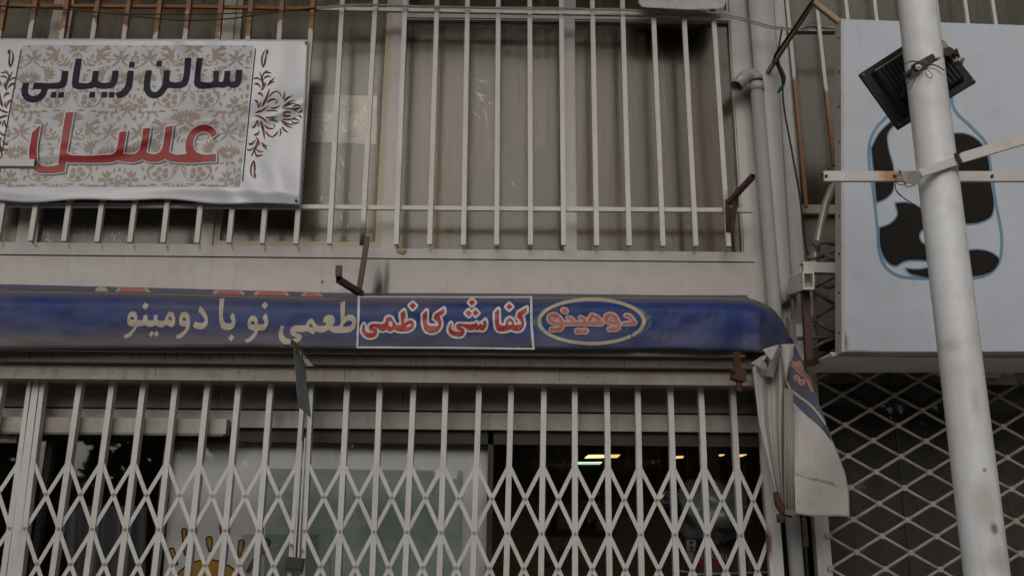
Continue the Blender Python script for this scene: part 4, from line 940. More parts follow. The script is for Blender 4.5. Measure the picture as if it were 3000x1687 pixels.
sheet('glass_sheet', [(783, 1371), (1273, 1376), (1273, 1401), (1338, 1401), (1340, 1378), (1356, 1378), (1352, 1800), (770, 1800)], .105, M['frosted'], 'large greenish glass sheet leaning behind the centre of the gate', 'glass', .005)
sheet('glass_sheet', [(710, 1564), (933, 1565), (931, 1800), (702, 1800)], .098, glass('clear_green_sheet', (.95, .97, .955), .08, (.3, .34, .32), 1.45, .05), 'smaller clear glass sheet in front of the sun poster', 'glass', .004)
stain = [stroke([(963, 1300), (965, 1372)], 5), stroke([(965, 1298), (1000, 1300)], 4), stroke([(1010, 1292), (1080, 1294)], 5), stroke([(1315, 1294), (1385, 1297)], 5), stroke([(738, 1292), (756, 1300)], 8)]
# gauzy curtain at the left door
def gz(u, v):
    p = at(190 + 240 * u, 1480 + 330 * v, .35); return (p.x, .35 + .03 * math.sin(u * 22 + v), p.z)
o = MB().grid(gz, 40, 8).build('cloth', M['sheer'], None, True); tag(o, 'pale gathered cloth hanging low behind the left glass door', 'cloth')

# ------------------------------------------------------------------ things inside the shop, right
def lamp(pts, m, lab, z=2.40):
    """thin ceiling lamp panel at height z: each corner lies where the sight line meets that height"""
    P = []
    for p in pts:
        d = RGT * ((p[0] - W0/2) / FPX) + UPV * (-(p[1] - H0/2) / FPX) + FWD; P.append(CAM + d * ((z - CAM.z) / d.z))
    o = MB().prism(P, (0, 0, .004)).build('ceiling_lamp', m); tag(o, lab, 'lamp', 'lit ceiling lamps inside the shop'); return o
CV = view(1430, 1240, 3.2415)
zl = 2.35
lamp([CV(915, 330), CV(1225, 325), CV(1255, 299), CV(955, 301)], M['lamp_warm'], 'broad warm yellow ceiling lamp, leftmost inside the dark shop', zl)
lamp([CV(790, 390), CV(1060, 389), CV(1082, 370), CV(800, 372)], M['lamp_cool'], 'thin greenish white ceiling lamp just below the broad yellow one', zl - .05)
IN = view(1900, 1250, 3.316)
lamp([IN(258, 308), IN(335, 302), IN(342, 286), IN(270, 287)], M['lamp_warm'], 'short orange ceiling lamp beside a gate slat', zl)
lamp([IN(684, 284), IN(715, 284), IN(740, 270), IN(684, 272)], M['lamp_warm'], 'tiny orange ceiling lamp near the right of the shop', zl)
lamp([IN(880, 294), IN(915, 286), IN(955, 270), IN(880, 272)], M['lamp_warm'], 'rightmost orange ceiling lamp, pointed in shape', zl)
o = MB().tube([at(*IN(x, y), 1.0) for x, y in ((105, 350), (125, 372), (170, 362), (215, 352), (320, 352))], .005, 6).build('green_cable', plain('pale_green_plastic', (.25, .32, .18), .5), None, True)
tag(o, 'thin pale green cord hanging inside the shop beside the orange lamp', 'cord')
ll = bpy.data.lights.new('ceiling_lamp_light', 'AREA'); lo_ = bpy.data.objects.new('ceiling_lamp_light', ll); COL.objects.link(lo_)
ll.energy = 22; ll.size = .9; ll.color = (1, .78, .5); lo_.location = (.6, 2.9, 2.33)
# crumpled plastic sacks
from mathutils import noise as mnoise
def sack(cx, cy, rx_, ry_, Y, lab, seed):
    c = at(cx, cy, Y); k = .0016 * (Y + 4.2) / 4.4; mb = MB(); n = 40
    def fn(u, v):
        a = u * 2 * math.pi; b = v * math.pi; d = Vector((math.sin(b) * math.cos(a), math.sin(b) * math.sin(a), math.cos(b)))
        w = 1 + .22 * mnoise.noise(d * 2.3 + Vector((seed, 0, 0))) + .12 * mnoise.turbulence(d * 5 + Vector((seed, 3, 0)), 3, False)
        return c + Vector((d.x * rx_ * k * w, d.y * .18 * w, d.z * ry_ * k * w))
    o = mb.grid(fn, n, n // 2 + 6).build('plastic_sack', M['bag'], None, True); tag(o, lab, 'sack', 'crumpled plastic sacks'); return o
sk1 = sack(2085, 1500, 112, 92, .45, 'large crumpled pale plastic sack piled behind the right of the gate', 1.0)
sk2 = sack(1960, 1475, 26, 34, .33, 'small shiny blue printed plastic bag at the left of the pile', 4.0)
sk2.data.materials[0] = plain('blue_printed_plastic', (.07, .09, .17), .25, .6)
SK = view(1980, 1560, 9.2)
s_o = thing('wall_socket', 'cream double socket plate below the plastic sack', 'socket', at(*SK(420, 330), .2))
sheet('plate', [(285, 180), (500, 185), (555, 240), (510, 480), (295, 485)], .2, M['socket'], None, None, .02, SK, s_o)
for (x, y) in ((420, 255), (425, 405)):
    c = at(*SK(x, y), .199); MB().tube([c, c + Vector((0, -.003, 0))], .0085, 12).build('socket_hole', M['brownbox'], s_o)
MB().beam(at(*SK(380, 490), .22), at(*SK(400, 760), .22), .03, .02).build('conduit', M['steel'], s_o)
cr = thing('carton', 'brown carton with a red band and pale lettering on the shop floor pile', 'carton', at(2120, 1700, .25))
sheet('carton_body', [(600, 480), (2480, 520), (2490, 1110), (560, 1100)], .25, M['brownbox'], None, None, .3, SK, cr)
sheet('red_band', [(690, 490), (1360, 520), (1200, 880), (560, 830)], .247, M['redbox'], None, None, .002, SK, cr)
fnt = bpy.data.curves.new('carton_lettering', 'FONT'); fnt.body = 'SHORJ'; fnt.size = .045; fnt.extrude = .0005; fnt.materials.append(M['socket'])
fo = bpy.data.objects.new('tmp', fnt); COL.objects.link(fo); fme = bpy.data.meshes.new_from_object(fo); bpy.data.objects.remove(fo); fo = bpy.data.objects.new('carton_lettering', fme); COL.objects.link(fo); fo.parent = cr; fo.location = at(*SK(630, 700), .243) - cr.location; fo.rotation_euler = (math.radians(90), 0, 0); fo.scale = (1.0, .8, 1)
o = MB().beam(at(*SK(80, 1010), .23), at(*SK(620, 1110), .23), .008, .01).beam(at(*SK(620, 1110), .23), at(*SK(2500, 1050), .23), .008, .01).build('shelf_edge', M['board']); tag(o, 'thin pale shelf edge running under the red banded carton', 'shelf')
# dim shelving and hangings deep inside
rng = random.Random(2)
shl = thing('wooden_rack', 'dim brown wooden rack with stacked goods deep inside the shop', 'rack', (.3, 1.8, 0))
for k, (x0, x1, y) in enumerate(((560, 1180, 715), (560, 1180, 1040), (540, 1100, 1345))):
    MB().beam(at(*CV(x0, y), 1.8), at(*CV(x1, y + 12), 1.8), .035, .3, (0, 0, 1)).build('shelf', plain('dim_brown_wood', (.11, .055, .03), .5), shl)
gm = [plain('dim_goods_a', (.22, .20, .18), .5), plain('dim_goods_b', (.14, .075, .06), .5), plain('dim_goods_c', (.12, .125, .14), .4), plain('dim_goods_d', (.32, .28, .24), .5)]
for k in range(16):
    x = rng.uniform(450, 1080); y = rng.choice([700, 1025, 1335]); w = rng.uniform(30, 75); h = rng.uniform(60, 190)
    sheet('stacked_goods', [CV(x, y - h), CV(x + w, y - h), CV(x + w, y), CV(x, y)], 1.75 + rng.uniform(0, .1), gm[k % 4], None, None, .1, None, shl)
hang = thing('hanging_clothes', 'pale narrow garments hanging in the dark behind the gate', 'clothes', at(*CV(600, 300), 1.5))
for (x0, x1, y0, y1, m) in ((455, 500, 120, 300, 3), (640, 700, 130, 380, 3), (850, 880, 130, 290, 0), (900, 915, 140, 300, 2)):
    def fn(u, v):
        p = at(*CV(x0 + (x1-x0)*u, y0 + (y1-y0)*v), 1.5); return (p.x, 1.5 + .02 * math.sin(u * 9), p.z)
    MB().grid(fn, 8, 3).build('garment', gm[m], hang, True, solid=.004)
g1 = MB()
for x in (655, 685, 705): g1.beam(at(*CV(x, 380), 1.3), at(*CV(x, 570), 1.3), .006, .006)
for y in (385, 435, 545): g1.beam(at(*CV(640, y), 1.31), at(*CV(712, y), 1.31), .006, .006)
o = g1.build('wire_stand', M['steel']); tag(o, 'small grey wire display stand among the dark shelves', 'stand')
o = sheet('glass_notice', [(45, 92), (325, 98), (325, 180), (45, 185)], .11, glass('pale_notice', (.6, .62, .66), .25, (.3, .32, .36)), 'pale square notice at the top corner of the dark right pane', 'notice', .002, CV)

# ------------------------------------------------------------------ downpipe, column cladding, pilaster
dp = thing('grey_downpipe', 'grey plastic downpipe with a hooked elbow at its top', 'pipe', at(2330, 1687, -.07))
YP = -.075
top = at(2217, 262, YP); btm = at(2335, 1687, YP); dd = (btm - top) / (btm.z - top.z); end = top + dd * (0.02 - top.z)
MB().tube([top, end], .0305, 24).build('pipe', M['pvc'], dp, True)
MB().tube([top + Vector((0, 0, .03)), top - Vector((0, 0, .012))], .0345, 24).build('socket_collar', M['pvc'], dp, True)
hk = [at(*UR(1430, 960), YP), at(*UR(1425, 925), YP), at(*UR(1400, 895), YP), at(*UR(1340, 890), YP - .01), at(*UR(1280, 925), YP - .02), at(*UR(1195, 1025), YP - .04)]
MB().tube(hk, .031, 20, cap=False).build('elbow', M['pvc'], dp, True, solid=.003)
cc = thing('column_cladding', 'tall white rounded sheet cladding beside the downpipe, cut off ragged at its foot', 'column', at(2290, 890, -.03))
def colf(u, v):
    pa = (2182 + (2272 - 2182) * v - 4, 896 * v - 150 * (1 - v)); xr_ = 2258 + (2322 - 2258) * v; px = pa[0] + (xr_ - pa[0]) * u
    py = -150 + (897 - 22 * u + 3 * math.sin(u * 30) + 150) * v
    return at(px, py, -.02 - .045 * math.sin(math.pi * (.08 + .84 * u)) ** .6)
MB().grid(colf, 20, 20).build('cladding', M['column'], cc, True, solid=.003)
xq = X_(2262, 500, 0)
MB().box(p4[1], xq + .12, .002, .13, zaw - .6, z_top2 + 2).build('corner_pier', M['column'], bld)
MB().box(X_(2374, 1400, -.02), X_(2397, 1300, -.02) + .015, -.03, .1, 0, at(2390, 1075, -.02).z).build('pilaster', M['frame'], bld)
MB().box(xq + .12, X_(2374, 1400, -.02), .02, .13, 0, at(2390, 1075, -.02).z + .3).build('pier_recess', M['column'], bld)
o = MB().prism([at(*V8(272, 1135), -.03), at(*V8(300, 1135), -.03), at(*V8(312, 1285), -.03), at(*V8(284, 1290), -.03)][::-1], (0, .02, 0)).build('steel_latch', M['steel']); tag(o, 'narrow grey steel latch plate between the pipe and the white pilaster', 'latch')

# ------------------------------------------------------------------ neighbour building behind the sign
nb = thing('neighbour_building', 'stained pale neighbouring building with a barred window behind the box sign', 'building', (2.2, .3, 0))
zl0 = at(2400, 630, .22).z; zl1 = at(2400, 604, .22).z
xn0 = X_(2262, 300, .22) - .1
MB().box(xn0, 5.2, .24, .34, at(2400, 1085, -.05).z, zl0).build('wall', M['backwall'], nb)
MB().box(xn0, 5.2, .20, .3, zl0, zl1).build('ledge', M['cream'], nb)
MB().box(xn0, 5.2, .28, .31, at(2400, 95, .28).z, at(2400, 80, .28).z).build('transom', M['frame'], nb)
MB().box(xn0 - .02, X_(2306, 300, .2), .10, .3, at(2360, 640, .2).z, 4.9).build('jamb', M['column'], nb)
w = MB().box(X_(2306, 300, .2), 5.2, .29, .295, zl1, 5.0).build('pane', M['glass_up'], nb)
def nbc(u, v): x = X_(2306, 300, .2) + 2.6 * u; return (x, .42 + .02 * math.sin(x * 40) + .01 * math.sin(x * 93), zl1 + (5.0 - zl1) * v)
tag(MB().grid(nbc, 180, 3).build('curtain', cloth_mat('grey_green_curtain', (.035, .034, .026), (.075, .07, .055)), None, True), 'grey green curtain in the neighbour window above the box sign', 'curtain')
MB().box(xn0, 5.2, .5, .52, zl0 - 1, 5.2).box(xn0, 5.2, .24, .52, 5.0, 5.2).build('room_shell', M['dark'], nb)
YNG = .06
ng = thing('neighbour_grille', 'thin white and orange primed bars over the neighbour window', 'grille', (2.3, .16, 3))
for (a, b, c, d_) in ((2304, 0, 2362, 607), (2390, 0, 2443, 486), (2476, 0, 2530, 486), (2560, 0, 2618, 486), (2650, 0, 2710, 486), (2740, 0, 2800, 486), (2825, 0, 2890, 486), (2905, 0, 2980, 486)):
    t, q = at(a, b, YNG), at(c, d_, YNG); k = (t - q) / (t.z - q.z); t2 = q + k * (4.9 - q.z)
    MB().beam(q, t2, .017, .017).build('bar', M['bar_primer_low'] if a < 2450 else M['bar'], ng)
MB().beam(at(2268, 88, YNG + .02), at(3000, 97, YNG + .02), .016, .016, (0, 1, 0)).build('rail', M['bar'], ng)

# ------------------------------------------------------------------ box sign with the milk bottle
YS = -.55
sg = thing('box_sign', 'large blue white box sign printed with a cow patterned milk bottle', 'sign', at(2700, 1030, YS))
tl, bl = at(2471, 56, YS), at(2474, 1031, YS); tr_, br = at(3120, 78, YS), at(3130, 1030, YS)
MB().prism([tl, tr_, br, bl][::-1], (0, .07, 0)).build('sign_panel', M['sign'], sg, bevel=.004)
ed = MB(); ed.beam(tl + Vector((-.006, .035, 0)), bl + Vector((-.006, .035, 0)), .012, .075); ed.build('edge_trim', M['frame'], sg)
for k in range(9):
    p = tl + (bl - tl) * ((k + .5) / 9) + Vector((-.0125, .02, 0)); MB().tube([p, p + Vector((-.003, 0, 0))], .005, 8).build('edge_screw', M['rust'], sg)
YSf = flat(YS)
def V4s(t): return smooth(t, V4)
bottle = stroke(V4s('600,250* 602,330 598,370 530,445 480,500 458,555 456,620 470,720 490,900 497,980 520,1030 570,1064 620,1072 700,1073 860,1073 920,1055 958,1010 968,950 945,780 925,650 905,550 850,490 782,415 775,388 782,340 780,250*'), 1.0)
blobs = [PG(V4, '465,572* 495,515 540,470* 580,470 545,490 527,520 530,570 548,640 553,700 545,740 520,765 485,780* 478,700'),
         PG(V4, '700,540 760,520 830,518 880,545 912,600 925,700 937,800 930,830 880,858 820,862 740,850 690,780 680,640'),
         PG(V4, '558,784* 600,782 650,800 690,850 760,930* 690,870 650,905 655,930 700,960 705,1006* 590,1008 557,1025 520,1000 502,960 495,880* 540,862 566,830'),
         PG(V4, '780,990 845,966 890,965 940,982 958,1000 940,1040 900,1060 857,1066 800,1066'), PG(V4, '598,1036* 640,1040 720,1040 720,1062 640,1062 612,1052')]
ink('print_outline', [bottle], M['ink_blue'], YSf, sg, level=3.4, off=.0015, step=2); ink('print_outline', blobs, M['ink_blue'], YSf, sg, level=3.2, off=.003, step=2)
ink('cow_patch_print', blobs, M['ink_cow'], YSf, sg, level=-.6, off=.0045, step=2)
# hood sheet under the sign
hd = thing('shutter_hood', 'sloping pale sheet metal hood over the diamond shutter', 'hood', at(2700, 1060, -.4))
f0, f1 = at(*V8(432, 257), -.48), at(3150, 1046, -.48); b0, b1 = at(*V8(345, 352), -.06), at(3150, 1091, -.06); e0 = at(*V8(296, 322), -.06)
mb = MB(); mb.prism([f0, f1, b1, b0][::-1], (0, .004, .012)); mb.build('hood_sheet', M['hood'], hd)
mb = MB(); mb.prism([f0 + Vector((0, -.002, 0)), b0 + Vector((0, -.002, 0)), e0], (.003, 0, .01)); mb.build('hood_end', M['hood'], hd)
MB().beam(f0, f1, .012, .012, (0, 1, 0)).build('hood_lip', M['frame'], hd)
MB().box(X_(2440, 1000, -.3), 4.5, -.46, -.1, at(2700, 1046, -.47).z + .03, at(2700, 1030, -.47).z + .05).build('hood_top', M['rust'], hd)

# ------------------------------------------------------------------ scissor bracket, frame tubes, conduit between shop and sign
sb = thing('sign_frame_tubes', 'welded tube frame of white and brown sections carrying the box sign', 'frame', at(2370, 1000, -.2))
MB().beam(at(*BK(285, 535), -.32), at(*BK(640, 548), -.30), .045, .04, (0, 0, 1), True).build('white_tube', M['crossbar'], sb)
MB().beam(at(*BK(345, 640), -.40), at(*BK(200, 700), -.02), .075, .045, (0, 0, 1), True).build('square_tube_stub', M['hood'], sb)
MB().beam(at(*BK(312, 715), -.30), at(*BK(348, 1330), -.30), .030, .03).build('brown_upright', M['rustbrown'], sb)
MB().beam(at(*BK(345, 1345), -.32), at(*BK(460, 1270), -.2), .03, .04, (0, 0, 1)).build('rusty_foot', M['rust'], sb)
sx = thing('scissor_stack', 'grey scissor links of a folded shutter left of the box sign', 'scissor links', at(2420, 900, -.12))
for a, b, c in (((385,325),(490,318),(625,348)), ((325,440),(395,455),(470,430)), ((470,430),(545,400),(620,378)), ((470,415),(540,450),(625,505)), ((485,478),(560,440),(630,405)),
              ((390,700),(500,640),(620,588)), ((470,690),(520,702),(635,652)), ((380,730),(480,790),(575,845)), ((575,845),(610,820),(650,805)), ((385,965),(480,905),(575,855)), ((575,855),(610,860),(645,880)), ((385,975),(490,1040),(595,1098)), ((250,1132),(420,1125),(600,1115)), ((372,1225),(470,1165),(600,1120))):
    MB().tube([at(*BK(*a), -.16), at(*BK(*b), -.17), at(*BK(*c), -.15)], .0085, 7).build('link', M['steel'], sx, True)
for p in ((540, 445), (580, 850), (375, 968), (600, 1105), (405, 330)):
    c = at(*BK(*p), -.17); MB().tube([c + Vector((0, .01, 0)), c + Vector((0, -.012, 0))], .014, 10).build('link_joint', M['steel'], sx)
o = MB().tube([at(*V4(345, 700), -.1), at(*V4(315, 725), -.1), at(*V4(288, 790), -.11), at(*V4(266, 890), -.12), at(*V4(248, 990), -.12), at(*V4(236, 1100), -.12), at(*V4(238, 1250), -.1), at(*V4(250, 1380), -.1)], .019, 12).build('wrapped_conduit', M['silver'], None, True)
tag(o, 'silver foil wrapped conduit curving down behind the sign edge', 'conduit')
for k, (x0, y0, x1, y1) in enumerate(((610, 100, 640, 305), (560, 290, 585, 440), (660, 360, 740, 490), (668, 545, 750, 735))):
    o = sheet('mounting_plate', [(x0, y0), (x1, y0 - 6), (x1 + 12, y1), (x0 + 6, y1)], -.14 + .01 * k, M['steel'] if k < 2 else M['crossbar'], ['narrow grey plate hanging under the column foot', 'small dark plate below the narrow grey plate', 'short white metal plate left of the brown upright', 'long white metal plate beside the flap at the brown upright'][k], 'plate', .01, RG6)

# ------------------------------------------------------------------ diamond roller shutter of the neighbour shop
ds = thing('diamond_shutter', 'white tubular diamond lattice shutter of the neighbouring shop', 'shutter', at(2700, 1687, -.03))
YD = -.03
n0 = at(*V8(625, 393), YD); sxx = (at(*V8(905, 400), YD).x - n0.x); szz = (at(*V8(635, 558), YD).z - n0.z) * 1.0
szz = (at(*V8(695, 1232), YD).z - n0.z) / 5.0
zmaxd = at(2600, 1088, YD).z; xmind = X_(2384, 1300, YD)
node = lambda i, j: Vector((n0.x + sxx * i / 2, YD, n0.z + szz * j / 2))
ljm = MB().tube([(0, .010, 0), (0, -.012, 0)], .0125, 8); lj = ljm.build('joint', M['shutter'], None); lj.parent = ds; first = True
for j in range(-4, 14):
    for i in range(-5, 14):
        if (i + j) % 2: continue
        p = node(i, j)
        if p.z < .6: continue
        if p.x > xmind - .02 and p.z < zmaxd + .03:
            o = lj if first else lj.copy()
            if not first: COL.objects.link(o); o.parent = ds
            first = False; o.location = p - ds.location
        for di in (1, -1):
            q = node(i + di, j + 1)
            a, b = p.copy(), q.copy()
            if a.x < xmind - .02 or b.x < xmind - .02: continue
            if b.z > zmaxd + .05: continue
            if di == -1: a.y -= .004; b.y -= .004
            MB().tube([a, b], .0066, 7).build('link', M['shutter'], ds, True)
ns = thing('neighbour_shop_window', 'dark shop window with a ribbed brown blind behind the diamond shutter', 'shop window', at(2700, 1687, .08))
zt_ = at(2600, 1088, .1).z
for a, b in ((2384, 2640), (2640, 3200)):
    MB().box(X_(a, 1400, .1) + .004, X_(b, 1400, .1) - .004, .10, .105, 0, zt_ + .1).build('pane', M['glass_dn'], ns)
MB().box(X_(2640, 1400, .1) - .004, X_(2640, 1400, .1) + .004, .098, .108, 0, zt_ + .1).build('mullion', M['darkmetal'], ns)
MB().box(X_(2384, 1400, .2), 4.5, .22, .23, 0, at(2600, 1170, .22).z).build('blind', M['blind'], ns)
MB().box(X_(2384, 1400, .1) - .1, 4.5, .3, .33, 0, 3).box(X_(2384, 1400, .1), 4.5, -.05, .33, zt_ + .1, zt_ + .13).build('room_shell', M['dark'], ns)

# ------------------------------------------------------------------ street pole, its floodlight and crossbars
YPo = -1.62
pt, pb = at(2682 - .0, 0, YPo), at(2895.0, 1687, YPo)
pl = thing('street_pole', 'tall round white painted steel pole in front of the box sign', 'pole', (pb.x, YPo, 0))
def pw(py, px): return 0
k = (pt - pb) / (pt.z - pb.z)
cmid = at(2752, 550, YPo)
xpole = (at(*V4(632.5, 0), YPo).x + at(*V4(785, 1000), YPo).x) / 2
rr = abs(at(*V4(705, 30), YPo).x - at(*V4(563, 30), YPo).x) / 2 * .985
pA, pB_ = at(*V4(639, 0), YPo), at(*V8(1273, 1449), YPo); k = (pA - pB_) / (pA.z - pB_.z)
axis = lambda z: pB_ + k * (z - pB_.z)
MB().tube([axis(z) for z in np.linspace(0, 5.2, 27)], rr, 40).build('pole_shaft', M['pole'], pl, True)
MB().tube([axis(0), axis(.02)], rr * 2, 24).build('base_plate', M['pole'], pl)
# floodlight seen from behind
fl_ = thing('floodlight', 'black finned floodlight strapped with wire to the white pole', 'floodlight', at(2700, 200, -1.45))
c1, c2, c3, c4 = (155, 585), (1073, -7), (1625, 685), (650, 1275)
FA, FBk = -1.47, -1.40
depth = {c1: -1.44, c2: -1.44, c3: -1.44, c4: -1.44}
Pc = [at(*FL(*c), -1.44) for c in (c1, c2, c3, c4)]
nrm = (Pc[1] - Pc[0]).cross(Pc[3] - Pc[0]).normalized()
if nrm.y < 0: nrm = -nrm
MB().prism(Pc[::-1], nrm * .012).build('flange', M['black'], fl_, bevel=.003)
def flp(a, b, d=0): # bilinear on flange, d towards the viewer
    return (Pc[0]*(1-a) + Pc[1]*a)*(1-b) + (Pc[3]*(1-a) + Pc[2]*a)*b - nrm * d
bk = MB(); q = [flp(.10, .09), flp(.9, .09), flp(.9, .9), flp(.10, .9)]; q2 = [flp(.13, .12, .022), flp(.87, .12, .022), flp(.87, .87, .022), flp(.13, .87, .022)]
bk.v = [tuple(p) for p in q + q2]; bk.f = [(0,1,5,4), (1,2,6,5), (2,3,7,6), (3,0,4,7), (4,5,6,7)]; bk.build('rear_housing', M['black'], fl_, bevel=.004)
for i in range(15):
    a = .145 + i * .051
    MB().beam(flp(a, .13, .024), flp(a, .86, .024), .0045, .006, (Pc[1] - Pc[0])).build('cooling_fin', M['black'], fl_)
for (a, b) in ((.03, .05), (.97, .05), (.97, .95), (.03, .95)):
    c = flp(a, b, .001); MB().tube([c, c - nrm * .003], .004, 8).build('flange_screw', M['steel'], fl_)
MB().beam(flp(.15, .10, .006), flp(.60, .10, .006), .008, .004, nrm).build('silicone_bead', M['tan'], fl_)
MB().beam(flp(.93, .28, .012), flp(.93, .62, .012), .012, .02, nrm).build('bracket_pad', M['tan'], fl_)
# U bracket round the front of the pole
yf = YPo - rr - .004
br_ = [(690, 680, -1.50), (745, 600, yf + .05), (830, 530, yf + .012), (890, 490, yf), (1000, 430, yf), (1100, 375, yf + .006), (1200, 330, yf + .03), (1300, 285, -1.52), (1345, 300, -1.47), (1385, 400, -1.45)]
mb = MB()
P = [at(*FL(x, y), Y_) for x, y, Y_ in br_]
for a, b in zip(P[:-1], P[1:]): 
    d = (b - a).normalized(); mb.beam(a - d * .001, b + d * .001, .0245, .004, side=d.cross(Vector((0, 1, 0))))
mb.build('u_bracket', plain('bracket_steel_grey', (.035, .033, .036), .45, .5), fl_)
c = at(*FL(1150, 362), yf - .002); MB().beam(at(*FL(1105, 383), yf - .003), at(*FL(1180, 348), yf + .004), .007, .003, side=Vector((1, 0, -.4)).cross(Vector((0, 1, 0)))).build('bracket_slot', M['pole'], fl_)
c = at(*FL(893, 503), yf - .004); MB().tube([c, c + Vector((0, -.004, 0))], .0085, 16).build('bracket_screw', M['ink_white'], fl_)
MB().box(c.x - .005, c.x + .005, c.y - .0055, c.y - .004, c.z - .0035, c.z - .001).build('screw_slot', M['lock'], fl_)
for pts in ([(720, 470), (800, 425), (930, 440), (1000, 465), (1130, 490), (1225, 550)], [(720, 460), (830, 432), (900, 445)], [(985, 510), (1010, 620), (1050, 640), (1075, 600), (1030, 550), (990, 515)], [(965, 500), (880, 590), (840, 680), (775, 790)], [(1000, 470), (1120, 475), (1220, 540)]):
    pp_ = smooth(' '.join('%d,%d' % p for p in pts), None, 4, False)
    MB().tube([at(*FL(p[0], p[1]), yf - .006) for p in pp_], .0011, 5).build('tie_wire', M['brownwire'], fl_, True)
MB().tube([flp(.33, .72, .05), flp(.36, .74, .07), flp(.42, .70, .06), flp(.5, .68, .045)], .003, 6).build('green_lead', M['green'], fl_, True)
MB().tube([flp(.14, .66, .04), flp(.20, .62, .055)], .006, 8).build('bracket_bolt', M['rust'], fl_, True)
MB().tube([flp(.90, .70, .03), flp(.93, .66, .05)], .006, 8).build('bracket_bolt', M['tan'], fl_, True)
# crossbars
cb = thing('crossbar', 'white flat bar tied level behind the pole with a bare tan patch', 'bar', at(2700, 518, -1.5))
MB().beam(at(*V4(280, 682), -1.5), at(3160, 518.5, -1.5), .033, .012, (0, 0, 1)).build('flat_bar', M['crossbar'], cb, bevel=.001)
for x in (275, 553, 930): 
    c = at(*V4(x if x != 275 else 290, 680), -1.508); MB().tube([c, c + Vector((0, -.004, 0))], .0045, 8).build('bar_bolt', M['rust'], cb)
o = MB().tube([at(*V4(268, 672), -1.5), at(*V4(286, 676), -1.5)], .004, 6).build('bar_pin', M['rust'], cb)
cb2 = thing('crossbar', 'white bent bar rising to the right across the front of the pole', 'bar', at(2800, 480, -1.7))
yc = YPo - rr - .012
P = [at(*V4(592, 692), -1.53), at(*V4(622, 706), yc + .03), at(*V4(655, 668), yc), at(*V4(800, 620), yc), at(*V4(820, 608), yc), at(3160, 362, yc - .05)]
mb = MB()
for a, b, h in zip(P[:-1], P[1:], (.022, .024, .024, .026, .029)):
    d = (b - a).normalized(); mb.beam(a - d*.002, b + d*.002, h, .010, side=d.cross(Vector((0, 1, 0))))
mb.build('bent_bar', M['crossbar'], cb2)
c = at(*V4(800, 606), yc - .01); MB().tube([c + Vector((-.006, 0, .01)), c + Vector((.004, -.004, -.022))], .006, 8).build('rusty_bolt', M['rust'], cb2)
tw = thing('tie_wire', 'thin brown tie wire twisted round the level bar and trailing on the sign', 'wire', at(2630, 530, -1.52))
for pts in ('570,655 590,700 600,720 630,716', '580,660 560,700 570,712 610,705', '560,735 590,765 630,790 665,822', '556,700 562,740 600,770'):
    MB().tube([at(*q, -1.525) for q in smooth(pts, V4, 4, False)], .0015, 5).build('wire_strand', M['brownwire'], tw, True)
o = MB().beam(at(-260, 478, -.9), at(105, 481, -.9), .0275, .0275, (0, 0, 1), True).build('square_tube', M['bar']); tag(o, 'open ended white square tube reaching in from the left over the red lettering', 'tube')

# ------------------------------------------------------------------ brackets, plates, wires on the wall
G3 = view(900, 600, 4.83)
lb = thing('rusty_bracket', 'red brown L shaped bracket welded to the broken grille bar above the awning', 'bracket', at(*G3(740, 1250), -.2), 'rusty wall brackets')
MB().beam(at(*G3(855, 450), -.165), at(*G3(735, 1195), -.17), .0215, .02, hollow=True).build('long_leg', M['rustbrown'], lb)
MB().beam(at(*G3(440, 1055), -.33), at(*G3(770, 1262), -.16), .024, .024, (0, 0, 1), hollow=True).build('arm', M['rustbrown'], lb)
MB().beam(at(*G3(449, 868), -.34), at(*G3(446, 1020), -.34), .0255, .024).build('short_leg', M['rustbrown'], lb)
MB().tube([at(*G3(785, 430), -.155), at(*G3(775, 555), -.155)], [.009, .012], 7).build('burnt_weld', M['rust'], lb, True)
rb = thing('rusty_bracket', 'red brown bracket pointing up and out beside the downpipe', 'bracket', at(*V3(990, 1220), -.2), 'rusty wall brackets')
MB().beam(at(*V3(1098, 935), -.42), at(*V3(968, 1078), -.15), .021, .021, (0, 0, 1), True).build('arm', M['rustbrown'], rb)
MB().beam(at(*V3(1006, 1042), -.22), at(*V3(986, 1225), -.16), .021, .012).build('brace', M['rustbrown'], rb)
MB().tube([at(*V3(958, 1060), -.155), at(*V3(962, 1120), -.155), at(*V3(970, 1228), -.155)], [.006, .010, .013], 7).build('burnt_weld', M['rust'], rb, True)
rc = thing('rusty_clamp', 'rusted iron clamp hanging under the awning above the gate', 'clamp', at(2162, 1095, -.3))
MB().beam(at(*V7(862, 432), -.33), at(*V7(866, 530), -.31), .028, .02).build('upper_strap', M['rust'], rc)
MB().beam(at(*V7(838, 532), -.32), at(*V7(902, 548), -.32), .05, .04, (0, 0, 1)).build('clamp_body', M['rust'], rc, bevel=.006)
MB().beam(at(*V7(872, 552), -.32), at(*V7(876, 612), -.32), .022, .015).build('lower_strap', M['rust'], rc)
for p in ((845, 515), (895, 560)): c = at(*V7(*p), -.345); MB().tube([c, c + Vector((0, -.015, 0))], .010, 8).build('clamp_nut', M['rust'], rc)
PLv = view(820, 960, 4.83)
hp = thing('hanging_plate', 'narrow weathered blue grey tin plate hanging edge on below the awning hem', 'plate', at(900, 1180, -.47))
pts = [(188, 240), (240, 285), (330, 330), (352, 480), (380, 780), (410, 1000), (438, 1275), (300, 1150), (262, 1110), (240, 900), (215, 620)]
mb = MB(); mb.prism([at(*PLv(*p), -.50 + .12 * (p[0] - 188) / 250) for p in pts][::-1], (.0012, .0005, 0)); mb.build('tin_sheet', M['plate'], hp)
MB().prism([at(*PLv(*p), -.505) for p in ((155, 145), (215, 195), (320, 262), (230, 290), (180, 235), (150, 222))][::-1], (0, .004, 0)).build('crumpled_top', M['rust'], hp)
